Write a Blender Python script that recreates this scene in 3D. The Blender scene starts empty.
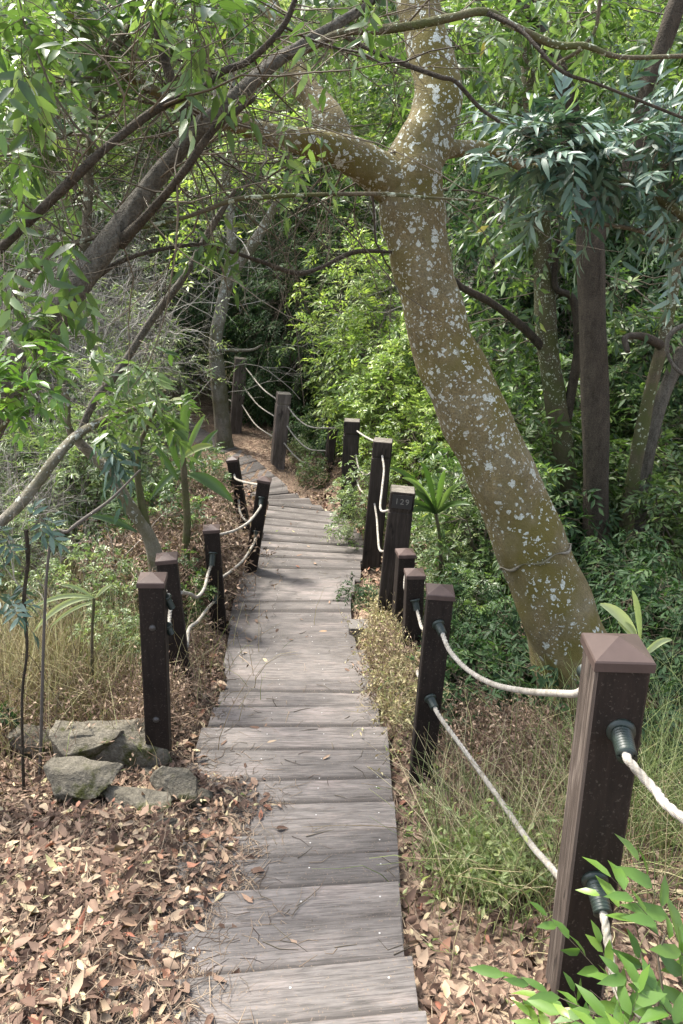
import bpy, math, random
import numpy as np
from mathutils import Vector, Matrix
rng = np.random.default_rng(7); random.seed(7)
S = bpy.context.scene; COL = S.collection
PITCH = math.radians(20.0); FPX = 740.0; CAMZ = 3.1
SP, CP = math.sin(PITCH), math.cos(PITCH)

# ------------------------------------------------------------------ measuring helpers
def P(px, py, F):
    """world point at forward distance F (metres) seen in direction px,py"""
    u = (px-341.5)/FPX; v = (512-py)/FPX
    k = F/(v*SP+CP)
    return np.array([u*k, F, CAMZ+(v*CP-SP)*k])
def onD(px, py, D):
    v = (512-py)/FPX
    return P(px, py, D*(v*SP+CP)/(SP-v*CP))
def nrm(a): return a/np.maximum(np.linalg.norm(a, axis=-1, keepdims=True), 1e-9)

# ------------------------------------------------------------------ mesh helpers
class Acc:
    """collects triangles/quads with per vertex rnd attribute, builds ONE mesh object"""
    def __init__(s): s.v=[]; s.f=[]; s.m=[]; s.r=[]; s.uv=[]; s.n=0
    def add(s, v, faces, mat=0, rnd=0.0, uv=None):
        v = np.asarray(v, float).reshape(-1,3); faces = np.asarray(faces, int)
        if len(v)==0: return
        s.v.append(v); s.f.append(faces+s.n); s.m.append(np.full(len(faces), mat))
        s.r.append(np.broadcast_to(np.asarray(rnd, float), (len(v),)).copy())
        s.uv.append(np.zeros((len(v),2)) if uv is None else np.asarray(uv,float)); s.n += len(v)
    def mesh(s, name, mats, smooth=True):
        me = bpy.data.meshes.new(name)
        if s.n == 0: return me
        v = np.concatenate(s.v)
        me.vertices.add(len(v)); me.vertices.foreach_set('co', v.ravel())
        loops = np.concatenate([f.ravel() for f in s.f]); cnt = np.concatenate([np.full(len(f), f.shape[1]) for f in s.f])
        st = np.concatenate([[0], np.cumsum(cnt)[:-1]])
        me.loops.add(len(loops)); me.loops.foreach_set('vertex_index', loops.astype(np.int32))
        me.polygons.add(len(cnt)); me.polygons.foreach_set('loop_start', st.astype(np.int32))
        me.polygons.foreach_set('material_index', np.concatenate(s.m).astype(np.int32))
        me.polygons.foreach_set('use_smooth', np.full(len(cnt), smooth))
        a = me.attributes.new('rnd', 'FLOAT', 'POINT'); a.data.foreach_set('value', np.concatenate(s.r).astype(np.float32))
        uv = me.uv_layers.new(name='UVMap'); uvp = np.concatenate(s.uv)[loops]
        uv.data.foreach_set('uv', uvp.ravel().astype(np.float32))
        for m in mats: me.materials.append(m)
        me.update(calc_edges=True); me.validate()
        return me
    def obj(s, name, mats, parent=None, smooth=True):
        if not isinstance(mats, (list,tuple)): mats=[mats]
        return link(name, s.mesh(name, mats, smooth), parent)
def link(name, data, parent=None):
    o = bpy.data.objects.new(name, data); COL.objects.link(o)
    if parent is not None:
        o.parent = parent
        if parent.type=='EMPTY' or True:
            o.location = (0,0,0)
    return o
def tag(o, label, cat, group=None, kind=None):
    if label: o['label']=label
    if cat: o['category']=cat
    if group: o['group']=group
    if kind: o['kind']=kind
    return o
def empty(name, loc, label, cat, group=None):
    o = bpy.data.objects.new(name, None); COL.objects.link(o); o.location = [float(c) for c in loc]
    o.empty_display_size=.1
    return tag(o, label, cat, group)
def copy_tree(o, parent=None):
    c = o.copy(); COL.objects.link(c); c.parent = parent
    for ch in list(o.children): copy_tree(ch, c)
    return c

def box(A, c, s, R=None, mat=0, bev=0.0, uvs=1.0):
    """box centre c size s rotation matrix R (3x3), chamfered vertical edges if bev"""
    x,y,z = [q/2 for q in s]; b=bev
    if b>0:
        ring = [(-x+b,-y),(x-b,-y),(x,-y+b),(x,y-b),(x-b,y),(-x+b,y),(-x,y-b),(-x,-y+b)]
    else: ring = [(-x,-y),(x,-y),(x,y),(-x,y)]
    n=len(ring)
    v=[(p[0],p[1],-z) for p in ring]+[(p[0],p[1],z) for p in ring]
    v=np.array(v,float); loc=v.copy()
    if R is not None: v = v@np.asarray(R).T
    v = v+np.asarray(c)
    uv = np.stack([loc[:,0]+loc[:,1], loc[:,2]],1)*uvs
    A.add(v, [[i,(i+1)%n,n+(i+1)%n,n+i] for i in range(n)], mat, 0, uv)
    A.add(v, [list(range(n,2*n))], mat, 0, uv); A.add(v, [list(range(n))[::-1]], mat, 0, uv)

def frame_tube(pts, rad, k=8, prof=None):
    pts=np.asarray(pts,float); n=len(pts); rad=np.broadcast_to(np.asarray(rad,float),(n,))
    t = nrm(np.gradient(pts,axis=0)); u=np.zeros((n,3))
    a = np.array([0,0,1.]) if abs(t[0][2])<.8 else np.array([1.,0,0])
    u0 = nrm(np.cross(t[0],a))
    for i in range(n):
        u0 = nrm(u0 - t[i]*np.dot(u0,t[i])); u[i]=u0
    w = np.cross(t,u); th = np.linspace(0,2*math.pi,k,endpoint=False)
    R = rad[:,None]*np.ones(k)[None] if prof is None else prof(rad, th, pts)
    v = pts[:,None]+R[...,None]*(np.cos(th)[None,:,None]*u[:,None]+np.sin(th)[None,:,None]*w[:,None])
    idx = np.arange(n*k).reshape(n,k)
    f = np.stack([idx[:-1],np.roll(idx[:-1],-1,1),np.roll(idx[1:],-1,1),idx[1:]],-1).reshape(-1,4)
    seg = np.concatenate([[0],np.cumsum(np.linalg.norm(np.diff(pts,axis=0),axis=1))])
    uv = np.stack(np.broadcast_arrays(seg[:,None], (th/(2*math.pi))[None]),-1).reshape(-1,2)
    return v.reshape(-1,3), f, idx, uv
def tube(A, pts, rad, k=8, mat=0, prof=None, cap=True, rnd=0):
    v,f,idx,uv = frame_tube(pts,rad,k,prof)
    A.add(v,f,mat,rnd,uv)
    if cap:
        A.add(v[idx[0]][::-1],[list(range(k))],mat,rnd,uv[idx[0]]); A.add(v[idx[-1]],[list(range(k))],mat,rnd,uv[idx[-1]])
def spline(pts, n):
    """catmull-rom resample; pts may carry extra columns (radius)"""
    p=np.asarray(pts,float); p=np.vstack([2*p[0]-p[1],p,2*p[-1]-p[-2]]); m=len(p)-3
    t=np.linspace(0,m,n); i=np.minimum(t.astype(int),m-1); f=(t-i)[:,None]
    a,b,c,d=p[i],p[i+1],p[i+2],p[i+3]
    return .5*((2*b)+(c-a)*f+(2*a-5*b+4*c-d)*f**2+(3*b-a-3*c+d)*f**3)
def twigs(A, PT, R, k=3, mat=0, rnd=None):
    """batch of N polylines (N,m,3), radii (N,m)"""
    PT=np.asarray(PT,float)
    if len(PT)==0: return
    N,m,_=PT.shape; t=nrm(np.gradient(PT,axis=1))
    a=np.where(np.abs(t[:,:1,2:3])<.8, np.array([0,0,1.]), np.array([1.,0,0]))
    u=nrm(np.cross(t,np.broadcast_to(a,t.shape))); w=np.cross(t,u); th=np.linspace(0,2*math.pi,k,endpoint=False)
    v=PT[:,:,None]+R[:,:,None,None]*(np.cos(th)[None,None,:,None]*u[:,:,None]+np.sin(th)[None,None,:,None]*w[:,:,None])
    idx=np.arange(N*m*k).reshape(N,m,k)
    f=np.stack([idx[:,:-1],np.roll(idx[:,:-1],-1,2),np.roll(idx[:,1:],-1,2),idx[:,1:]],-1).reshape(-1,4)
    if rnd is None: rnd=rng.random(N)
    A.add(v.reshape(-1,3), f, mat, np.repeat(rnd,m*k))
HI_S=np.array([0,0,0,.22,.22,.22,.6,.6,.6,1.]); HI_T=np.array([-.07,0,.07,-.42,0,.42,-.4,0,.4,0])
HI_F=np.array([[0,1,4],[0,4,3],[1,2,5],[1,5,4],[3,4,7],[3,7,6],[4,5,8],[4,8,7],[6,7,9],[7,8,9]])
LO_S=np.array([0,.45,1,.45]); LO_T=np.array([0,-.5,0,.5]); LO_F=np.array([[0,1,2],[0,2,3]])
def leaves(A, pos, d, up, L, W, hi=False, curl=.15, fold=.25, mat=0, rnd=None, wav=0.0):
    N=len(pos)
    if N==0: return
    d=nrm(d); n=nrm(up-d*np.sum(up*d,-1,keepdims=True)); s=np.cross(d,n)
    S_,T_,F_ = (HI_S,HI_T,HI_F) if hi else (LO_S,LO_T,LO_F)
    L=np.broadcast_to(L,(N,)); W=np.broadcast_to(W,(N,)); curl=np.broadcast_to(curl,(N,)); fold=np.broadcast_to(fold,(N,))
    h = -curl[:,None]*L[:,None]*S_[None]**2 + fold[:,None]*W[:,None]*np.abs(T_)[None]
    if wav: h = h + wav*L[:,None]*rng.standard_normal((N,len(S_)))*(S_>0)
    v = pos[:,None]+d[:,None]*(L[:,None]*S_[None])[...,None]+s[:,None]*(W[:,None]*T_[None])[...,None]+n[:,None]*h[...,None]
    f = (F_[None]+np.arange(N)[:,None,None]*len(S_)).reshape(-1,3)
    if rnd is None: rnd=rng.random(N)
    uv=np.tile(np.stack([S_,T_+.5],1),(N,1))
    A.add(v.reshape(-1,3), f, mat, np.repeat(rnd,len(S_)), uv)
def rdir(n, zb=0.0):
    v=rng.standard_normal((n,3)); v[:,2]+=zb; return nrm(v)

# ------------------------------------------------------------------ materials
def mat(name):
    m=bpy.data.materials.new(name); m.use_nodes=True; nt=m.node_tree; nt.nodes.clear()
    o=nt.nodes.new('ShaderNodeOutputMaterial'); b=nt.nodes.new('ShaderNodeBsdfPrincipled')
    nt.links.new(b.outputs[0],o.inputs[0]); return m,nt,b,o
def nd(nt,t,**k):
    n=nt.nodes.new(t)
    for a,v in k.items():
        if a.startswith('i_'): 
            key=a[2:].replace('_',' ')
            n.inputs[key].default_value=v
        else: setattr(n,a,v)
    return n
def ramp(nt, fac, stops, interp='LINEAR'):
    r=nt.nodes.new('ShaderNodeValToRGB'); r.color_ramp.interpolation=interp; e=r.color_ramp.elements
    while len(e)<len(stops): e.new(.5)
    for i,(p,c) in enumerate(stops): e[i].position=p; e[i].color=(*c,1) if len(c)==3 else c
    nt.links.new(fac,r.inputs[0]); return r.outputs[0]
def coords(nt, kind='Object', scale=(1,1,1)):
    c=nt.nodes.new('ShaderNodeTexCoord'); m=nt.nodes.new('ShaderNodeMapping'); m.inputs['Scale'].default_value=scale
    nt.links.new(c.outputs[kind],m.inputs[0]); return m.outputs[0]
def noise(nt, vec, scale, detail=4, rough=.55, dist=0):
    n=nd(nt,'ShaderNodeTexNoise',i_Scale=scale,i_Detail=detail,i_Roughness=rough,i_Distortion=dist)
    if vec is not None: nt.links.new(vec,n.inputs['Vector'])
    return n.outputs[0]
def mixc(nt, fac, a, b, mode='MIX'):
    m=nt.nodes.new('ShaderNodeMix'); m.data_type='RGBA'; m.blend_type=mode
    for s,v in ((m.inputs[0],fac),(m.inputs[6],a),(m.inputs[7],b)):
        if isinstance(v,(int,float)): s.default_value=v
        elif isinstance(v,tuple): s.default_value=(*v,1) if len(v)==3 else v
        else: nt.links.new(v,s)
    return m.outputs[2]
def bump(nt, bsdf, h, strength=.4, dist=.01):
    b=nd(nt,'ShaderNodeBump',i_Strength=strength,i_Distance=dist); nt.links.new(h,b.inputs['Height']); nt.links.new(b.outputs[0],bsdf.inputs['Normal'])
def leafmat(name, stops, rough=.45, trans=.35, tcol=1.5, spec=.5):
    m,nt,b,o=mat(name)
    stops=[(p_,tuple(q*.92+.08*(c_[0]*.3+c_[1]*.6+c_[2]*.1) for q in c_)) for p_,c_ in stops] if name.startswith('leaf') else stops
    a=nd(nt,'ShaderNodeAttribute',attribute_name='rnd')
    c=ramp(nt,a.outputs['Fac'],stops)
    n=noise(nt,coords(nt,'Object'),1.6,2); c2=mixc(nt,n,mixc(nt,1.0,c,(.72,.75,.75),'MULTIPLY'),c)
    nt.links.new(c2,b.inputs['Base Color']); b.inputs['Roughness'].default_value=rough
    b.inputs['Specular IOR Level'].default_value=spec
    if trans>0:
        t=nt.nodes.new('ShaderNodeBsdfTranslucent'); tc=mixc(nt,1.0,c2,(tcol*1.0,tcol*1.08,tcol*.6),'MULTIPLY'); nt.links.new(tc,t.inputs[0])
        x=nt.nodes.new('ShaderNodeMixShader'); x.inputs[0].default_value=trans
        nt.links.new(b.outputs[0],x.inputs[1]); nt.links.new(t.outputs[0],x.inputs[2]); nt.links.new(x.outputs[0],o.inputs[0])
    return m
M={}
M['mid']=leafmat('leaf_mid',[(0,(.022,.05,.010)),(.5,(.07,.13,.026)),(.85,(.17,.25,.07)),(.97,(.22,.26,.05)),(1,(.25,.18,.06))],.4)
M['bright']=leafmat('leaf_bright',[(0,(.06,.11,.02)),(.5,(.20,.30,.05)),(1,(.48,.55,.13))],.38,.4)
M['pale']=leafmat('leaf_pale',[(0,(.05,.09,.025)),(.5,(.15,.22,.07)),(1,(.42,.46,.22))],.38,.35)
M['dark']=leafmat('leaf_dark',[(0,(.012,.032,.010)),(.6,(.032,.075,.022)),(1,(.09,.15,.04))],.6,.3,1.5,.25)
M['blue']=leafmat('leaf_bluegreen',[(0,(.018,.05,.028)),(.5,(.06,.125,.075)),(.9,(.16,.24,.18)),(1,(.26,.34,.28))],.46,.15,1.2,.6)  # palest stops put silvery highlights into the leaf colour
M['fresh']=leafmat('leaf_fresh',[(0,(.04,.10,.015)),(.6,(.10,.20,.025)),(1,(.22,.34,.045))],.38,.4)
M['straw']=leafmat('straw',[(0,(.16,.11,.06)),(.4,(.42,.34,.19)),(.85,(.70,.62,.38)),(1,(.32,.38,.12))],.6,.3,1.0,.2)
M['grass']=leafmat('grass',[(0,(.12,.17,.05)),(.5,(.25,.31,.11)),(1,(.45,.47,.22))],.5,.35)
M['drybrush']=leafmat('dry_brush',[(0,(.10,.065,.045)),(.5,(.25,.165,.12)),(1,(.45,.34,.24))],.7,.15,1.0,.2)
M['litter']=leafmat('fallen_leaf',[(0,(.05,.03,.022)),(.25,(.13,.08,.058)),(.5,(.165,.11,.08)),(.66,(.27,.18,.13)),(.82,(.34,.26,.18)),(.88,(.25,.10,.065)),(.94,(.42,.34,.22)),(.985,(.48,.40,.24)),(1,(.18,.22,.07))],.75,.05,1.0,.12)
M['needles']=leafmat('dry_needle',[(0,(.05,.035,.028)),(.5,(.17,.12,.085)),(1,(.38,.29,.20))],.7,0,1,.2)
M['deadtwig']=leafmat('pale_twig',[(0,(.11,.095,.08)),(.5,(.25,.225,.19)),(1,(.42,.39,.34))],.8,0,1,.2)
M['browntwig']=leafmat('brown_twig',[(0,(.05,.04,.028)),(.5,(.10,.08,.055)),(1,(.17,.14,.10))],.8,0,1,.2)

def bark(name, c1, c2, lichen=0.0, lc=(.50,.53,.48), moss=None, sc=1.0, bstr=.6):
    m,nt,b,o=mat(name); v=coords(nt,'Object',(1,1,.35)); v1=coords(nt,'Object')
    n=noise(nt,v,14*sc,8,.65); c=ramp(nt,n,[(.32,c1),(.68,c2)])
    if lichen>.8: c=mixc(nt,ramp(nt,noise(nt,v1,7,6,.7),[(.42,(0,0,0)),(.62,(1,1,1))]),c,mixc(nt,n,(.075,.066,.035),(.20,.18,.12)))
    fine=noise(nt,v1,90,3,.7); c=mixc(nt,.35,c,ramp(nt,fine,[(.35,tuple(q*.5 for q in c1)),(.65,tuple(q*1.3 for q in c2))]),'MIX')
    if moss:
        mn=ramp(nt,noise(nt,v1,3.2,5,.6),[(.42,(0,0,0)),(.6,(1,1,1))]); c=mixc(nt,mn,c,mixc(nt,fine,moss,tuple(q*.6 for q in moss)))
    h=n
    if lichen>0:
        for k,(scl,thr) in enumerate(((15,.44),(30,.46),(58,.46))):
            vo=nd(nt,'ShaderNodeTexVoronoi',i_Scale=scl); vo.feature='F1'
            dm=nt.nodes.new('ShaderNodeVectorMath'); dm.operation='ADD'
            nn=nd(nt,'ShaderNodeTexNoise',i_Scale=40.0); nt.links.new(v1,nn.inputs['Vector'])
            sc_=nt.nodes.new('ShaderNodeVectorMath'); sc_.operation='SCALE'; sc_.inputs['Scale'].default_value=.045
            nt.links.new(nn.outputs['Color'],sc_.inputs[0]); nt.links.new(v1,dm.inputs[0]); nt.links.new(sc_.outputs[0],dm.inputs[1]); nt.links.new(dm.outputs[0],vo.inputs['Vector'])
            # radius varies cell by cell, many cells bare
            sep=nt.nodes.new('ShaderNodeSeparateColor'); nt.links.new(vo.outputs['Color'],sep.inputs[0])
            rad=nd(nt,'ShaderNodeMapRange'); rad.inputs['From Min'].default_value=.35 if k else .55; rad.inputs['From Max'].default_value=1; rad.inputs['To Min'].default_value=0; rad.inputs['To Max'].default_value=thr
            nt.links.new(sep.outputs[0],rad.inputs[0])
            lt=nt.nodes.new('ShaderNodeMath'); lt.operation='LESS_THAN'; nt.links.new(vo.outputs['Distance'],lt.inputs[0]); nt.links.new(rad.outputs[0],lt.inputs[1])
            zz=nt.nodes.new('ShaderNodeSeparateXYZ'); nt.links.new(v1,zz.inputs[0]); zm=nd(nt,'ShaderNodeMapRange'); zm.inputs['From Min'].default_value=.6; zm.inputs['From Max'].default_value=2.6; zm.inputs['To Min'].default_value=-.15; zm.inputs['To Max'].default_value=.15; nt.links.new(zz.outputs[2],zm.inputs[0])
            za=nd(nt,'ShaderNodeMath'); za.operation='ADD'; nt.links.new(zm.outputs[0],za.inputs[0]); nt.links.new(noise(nt,v1,2.3+k,3,.5),za.inputs[1])
            zone=ramp(nt,za.outputs[0],[(.58-lichen*.16,(0,0,0)),(.61-lichen*.16,(1,1,1))])
            mm=nt.nodes.new('ShaderNodeMath'); mm.operation='MULTIPLY'; nt.links.new(lt.outputs[0],mm.inputs[0]); nt.links.new(zone,mm.inputs[1])
            brk=ramp(nt,noise(nt,v1,120,2,.6),[(.36,(.25,.25,.25)),(.5,(1,1,1))])
            m2=nt.nodes.new('ShaderNodeMath'); m2.operation='MULTIPLY'; nt.links.new(mm.outputs[0],m2.inputs[0]); nt.links.new(brk,m2.inputs[1])
            c=mixc(nt,m2.outputs[0],c,mixc(nt,fine,lc,tuple(q*.72 for q in lc)))
    nt.links.new(c,b.inputs['Base Color']); b.inputs['Roughness'].default_value=.88; b.inputs['Specular IOR Level'].default_value=.2
    hh=nt.nodes.new('ShaderNodeMath'); hh.operation='ADD'; nt.links.new(n,hh.inputs[0]); nt.links.new(fine,hh.inputs[1])
    bump(nt,b,hh.outputs[0],bstr,.02); return m
M['bark_lichen']=bark('bark_lichen',(.06,.047,.022),(.19,.15,.075),1.0,(.44,.47,.42),(.12,.10,.028),1.0,.45)
M['bark_dark']=bark('bark_dark',(.03,.026,.019),(.15,.137,.11),0,sc=2.0,bstr=1.0)
M['bark_grey']=bark('bark_grey',(.09,.08,.06),(.24,.22,.18),.6,(.40,.42,.37),(.12,.11,.06))
M['bark_brown']=bark('bark_brown',(.02,.016,.011),(.075,.062,.045),0,sc=1.6,bstr=.9)
M['bark_moss']=bark('bark_moss',(.045,.037,.022),(.125,.105,.068),.2,(.36,.40,.30),(.08,.09,.03))

def woodmat(name, cols, gsc=(3,60,1), dark=.5, bst=.35, kind='UV', speck=None, rough=.8):
    m,nt,b,o=mat(name)
    tc=nt.nodes.new('ShaderNodeTexCoord'); oi=nt.nodes.new('ShaderNodeObjectInfo'); mp=nt.nodes.new('ShaderNodeMapping'); mp.inputs['Scale'].default_value=gsc
    cmb=nt.nodes.new('ShaderNodeCombineXYZ'); mu=nt.nodes.new('ShaderNodeMath'); mu.operation='MULTIPLY'; mu.inputs[1].default_value=37.0
    nt.links.new(oi.outputs['Random'],mu.inputs[0]); 
    for i in range(3): nt.links.new(mu.outputs[0],cmb.inputs[i])
    nt.links.new(tc.outputs[kind],mp.inputs[0]); nt.links.new(cmb.outputs[0],mp.inputs['Location'])
    g=noise(nt,mp.outputs[0],1.0,8,.68,.6); c=ramp(nt,g,[(.25,cols[0]),(.5,cols[1]),(.75,cols[2])])
    mp2=nt.nodes.new('ShaderNodeMapping'); nt.links.new(tc.outputs[kind],mp2.inputs[0]); nt.links.new(cmb.outputs[0],mp2.inputs['Location']); mp2.inputs['Scale'].default_value=(gsc[0]*.5,gsc[1]*2.2,gsc[2])
    cr=ramp(nt,noise(nt,mp2.outputs[0],1.0,3,.5,.3),[(.30,(dark,dark,dark)),(.38,(1,1,1))])
    c=mixc(nt,1.0,c,cr,'MULTIPLY')
    vb=coords(nt,'Object'); bl=ramp(nt,noise(nt,vb,3.5,5,.65),[(.3,(.72,.70,.68)),(.7,(1.15,1.13,1.12))]); c=mixc(nt,1.0,c,bl,'MULTIPLY')
    hv=mixc(nt,1.0,c,ramp(nt,oi.outputs['Random'],[(0,(.84,.83,.83)),(1,(1.10,1.08,1.08))]),'MULTIPLY')
    if speck:
        sp=ramp(nt,noise(nt,vb,110,3,.7),[(.60,(0,0,0)),(.72,(1,1,1))]); hv=mixc(nt,sp,hv,speck)
    nt.links.new(hv,b.inputs['Base Color']); b.inputs['Roughness'].default_value=rough; b.inputs['Specular IOR Level'].default_value=.18
    ad=nt.nodes.new('ShaderNodeMath'); ad.operation='MULTIPLY'; nt.links.new(g,ad.inputs[0]); nt.links.new(cr,ad.inputs[1])
    bump(nt,b,ad.outputs[0],bst,.006); return m
def treadmat():
    m,nt,b,o=mat('weathered_tread')
    tc=nt.nodes.new('ShaderNodeTexCoord'); oi=nt.nodes.new('ShaderNodeObjectInfo')
    mu=nd(nt,'ShaderNodeMath'); mu.operation='MULTIPLY'; mu.inputs[1].default_value=57.0; nt.links.new(oi.outputs['Random'],mu.inputs[0])
    cmb=nt.nodes.new('ShaderNodeCombineXYZ')
    for i in range(3): nt.links.new(mu.outputs[0],cmb.inputs[i])
    def mp(sc):
        q=nt.nodes.new('ShaderNodeMapping'); q.inputs['Scale'].default_value=sc; nt.links.new(tc.outputs['UV'],q.inputs[0]); nt.links.new(cmb.outputs[0],q.inputs['Location']); return q.outputs[0]
    g=noise(nt,mp((2.6,22,1)),1.0,7,.62,1.6); fg=noise(nt,mp((7,120,1)),1.0,5,.65,.8); bl=noise(nt,mp((2.2,5,1)),1.0,6,.7)
    c=ramp(nt,g,[(.28,(.086,.077,.070)),(.5,(.103,.093,.086)),(.75,(.125,.114,.107))])
    c=mixc(nt,1.0,c,ramp(nt,fg,[(.34,(.50,.49,.48)),(.56,(1.15,1.15,1.15))]),'MULTIPLY')
    c=mixc(nt,1.0,c,ramp(nt,bl,[(.3,(.55,.53,.51)),(.5,(1,1,1)),(.68,(1.6,1.52,1.5))]),'MULTIPLY')
    crack=ramp(nt,noise(nt,mp((1.5,38,1)),1.0,3,.5,.2),[(.27,(.30,.28,.27)),(.31,(1,1,1))]); c=mixc(nt,1.0,c,crack,'MULTIPLY')
    c=mixc(nt,1.0,c,ramp(nt,oi.outputs['Random'],[(0,(.74,.73,.73)),(.5,(.98,.97,.96)),(1,(1.2,1.18,1.17))]),'MULTIPLY')
    # step shade painted into the back of each tread, ragged edge
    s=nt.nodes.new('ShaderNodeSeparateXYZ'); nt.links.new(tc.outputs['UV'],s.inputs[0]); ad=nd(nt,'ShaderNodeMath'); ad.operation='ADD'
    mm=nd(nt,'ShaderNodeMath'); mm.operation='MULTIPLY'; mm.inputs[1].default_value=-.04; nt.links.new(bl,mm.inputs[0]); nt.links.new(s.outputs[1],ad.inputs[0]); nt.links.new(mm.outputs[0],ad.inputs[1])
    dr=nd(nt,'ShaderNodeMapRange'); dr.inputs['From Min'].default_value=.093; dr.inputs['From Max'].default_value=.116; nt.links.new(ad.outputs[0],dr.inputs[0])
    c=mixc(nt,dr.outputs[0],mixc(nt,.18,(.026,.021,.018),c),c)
    sp=ramp(nt,noise(nt,coords(nt,'Object'),130,3,.65),[(.62,(0,0,0)),(.68,(1,1,1))]); c=mixc(nt,sp,c,(.16,.12,.085))
    nt.links.new(c,b.inputs['Base Color']); b.inputs['Roughness'].default_value=.72; b.inputs['Specular IOR Level'].default_value=.35
    h=nd(nt,'ShaderNodeMath'); h.operation='MULTIPLY'; nt.links.new(fg,h.inputs[0]); nt.links.new(crack,h.inputs[1]); bump(nt,b,h.outputs[0],.6,.006); return m
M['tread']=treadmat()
M['riser']=woodmat('riser_wood',[(.05,.04,.035),(.09,.075,.065),(.14,.12,.11)],(2.5,45,1))
M['post']=woodmat('brown_composite',[(.010,.0075,.006),(.016,.0118,.0092),(.025,.018,.0145)],(30,3,1),.6,.3,speck=(.07,.058,.046),rough=.7)
M['postworn']=woodmat('worn_composite',[(.025,.019,.015),(.06,.048,.04),(.18,.155,.13)],(70,4,1),.4,.5,rough=.75)
M['cap']=woodmat('cap_composite',[(.055,.040,.034),(.072,.052,.045),(.10,.076,.066)],(8,8,1),.9,.08,rough=.5)
M['oldpost']=woodmat('old_timber',[(.016,.0135,.011),(.032,.026,.021),(.07,.058,.047)],(40,2.5,1),.4,.6,rough=.85)
M['oldtop']=woodmat('old_timber_top',[(.07,.065,.05),(.13,.12,.10),(.20,.185,.16)],(20,20,1),.5,.5,rough=.9)
M['oldpostpale']=woodmat('old_timber_grey',[(.05,.042,.036),(.10,.085,.073),(.20,.175,.155)],(40,2.5,1),.4,.6,rough=.85)
def plain(name,col,rough=.6,bs=0,bscale=60,var=.25,metal=0):
    m,nt,b,o=mat(name); n=noise(nt,coords(nt,'Object'),bscale,4,.6)
    c=mixc(nt,n,tuple(q*(1-var) for q in col),tuple(min(1,q*(1+var)) for q in col)); nt.links.new(c,b.inputs['Base Color'])
    b.inputs['Roughness'].default_value=rough; b.inputs['Metallic'].default_value=metal
    if bs: bump(nt,b,n,bs,.004)
    return m
M['sleeve']=plain('green_plastic',(.012,.021,.016),.45,.1)
M['bolt']=plain('dark_bolt',(.045,.04,.035),.45,.1)
M['screw']=plain('screw_head',(.38,.37,.35),.4,0,60,.1,.3)
M['plate']=plain('black_plate',(.018,.016,.015),.5,.2)
M['digits']=plain('grey_digits',(.16,.15,.13),.7)
M['soil']=plain('bare_root_soil',(.10,.075,.055),.95,.6,30,.5)
M['concrete']=plain('old_concrete',(.11,.10,.09),.9,.5,40,.3)
def ropemat():
    m,nt,b,o=mat('rope_fibre'); v=coords(nt,'UV',(1,1,1)); w=nt.nodes.new('ShaderNodeTexWave'); 
    mp=nd(nt,'ShaderNodeMapping'); mp.inputs['Scale'].default_value=(180,6,1); nt.links.new(v,mp.inputs[0])
    w.bands_direction='DIAGONAL'; w.inputs['Scale'].default_value=1.2; w.inputs['Distortion'].default_value=1.0; nt.links.new(mp.outputs[0],w.inputs[0])
    n=noise(nt,coords(nt,'Object'),25,5,.7); c=ramp(nt,n,[(.3,(.17,.15,.11)),(.5,(.33,.30,.25)),(.7,(.43,.40,.35))])
    c=mixc(nt,.35,c,mixc(nt,1.0,c,w.outputs[0],'MULTIPLY')); nt.links.new(c,b.inputs['Base Color']); b.inputs['Roughness'].default_value=.85
    bump(nt,b,w.outputs[0],.35,.003); return m
M['rope']=ropemat()
def rockmat():
    m,nt,b,o=mat('mossy_rock'); v=coords(nt,'Object'); n=noise(nt,v,7,8,.65); n2=noise(nt,v,45,4,.7)
    c=ramp(nt,n,[(.3,(.05,.044,.034)),(.5,(.12,.107,.082)),(.7,(.23,.205,.16))])
    c=mixc(nt,.4,c,ramp(nt,n2,[(.3,(.03,.027,.02)),(.7,(.21,.19,.15))]))
    ms=ramp(nt,noise(nt,v,5,6,.7),[(.52,(0,0,0)),(.62,(1,1,1))]); c=mixc(nt,ms,c,mixc(nt,n2,(.018,.022,.007),(.07,.072,.022)))
    nt.links.new(c,b.inputs['Base Color']); b.inputs['Roughness'].default_value=.95; b.inputs['Specular IOR Level'].default_value=.15
    ad=nt.nodes.new('ShaderNodeMath'); nt.links.new(n,ad.inputs[0]); nt.links.new(n2,ad.inputs[1]); bump(nt,b,ad.outputs[0],.9,.02); return m
M['rock']=rockmat()
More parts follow.
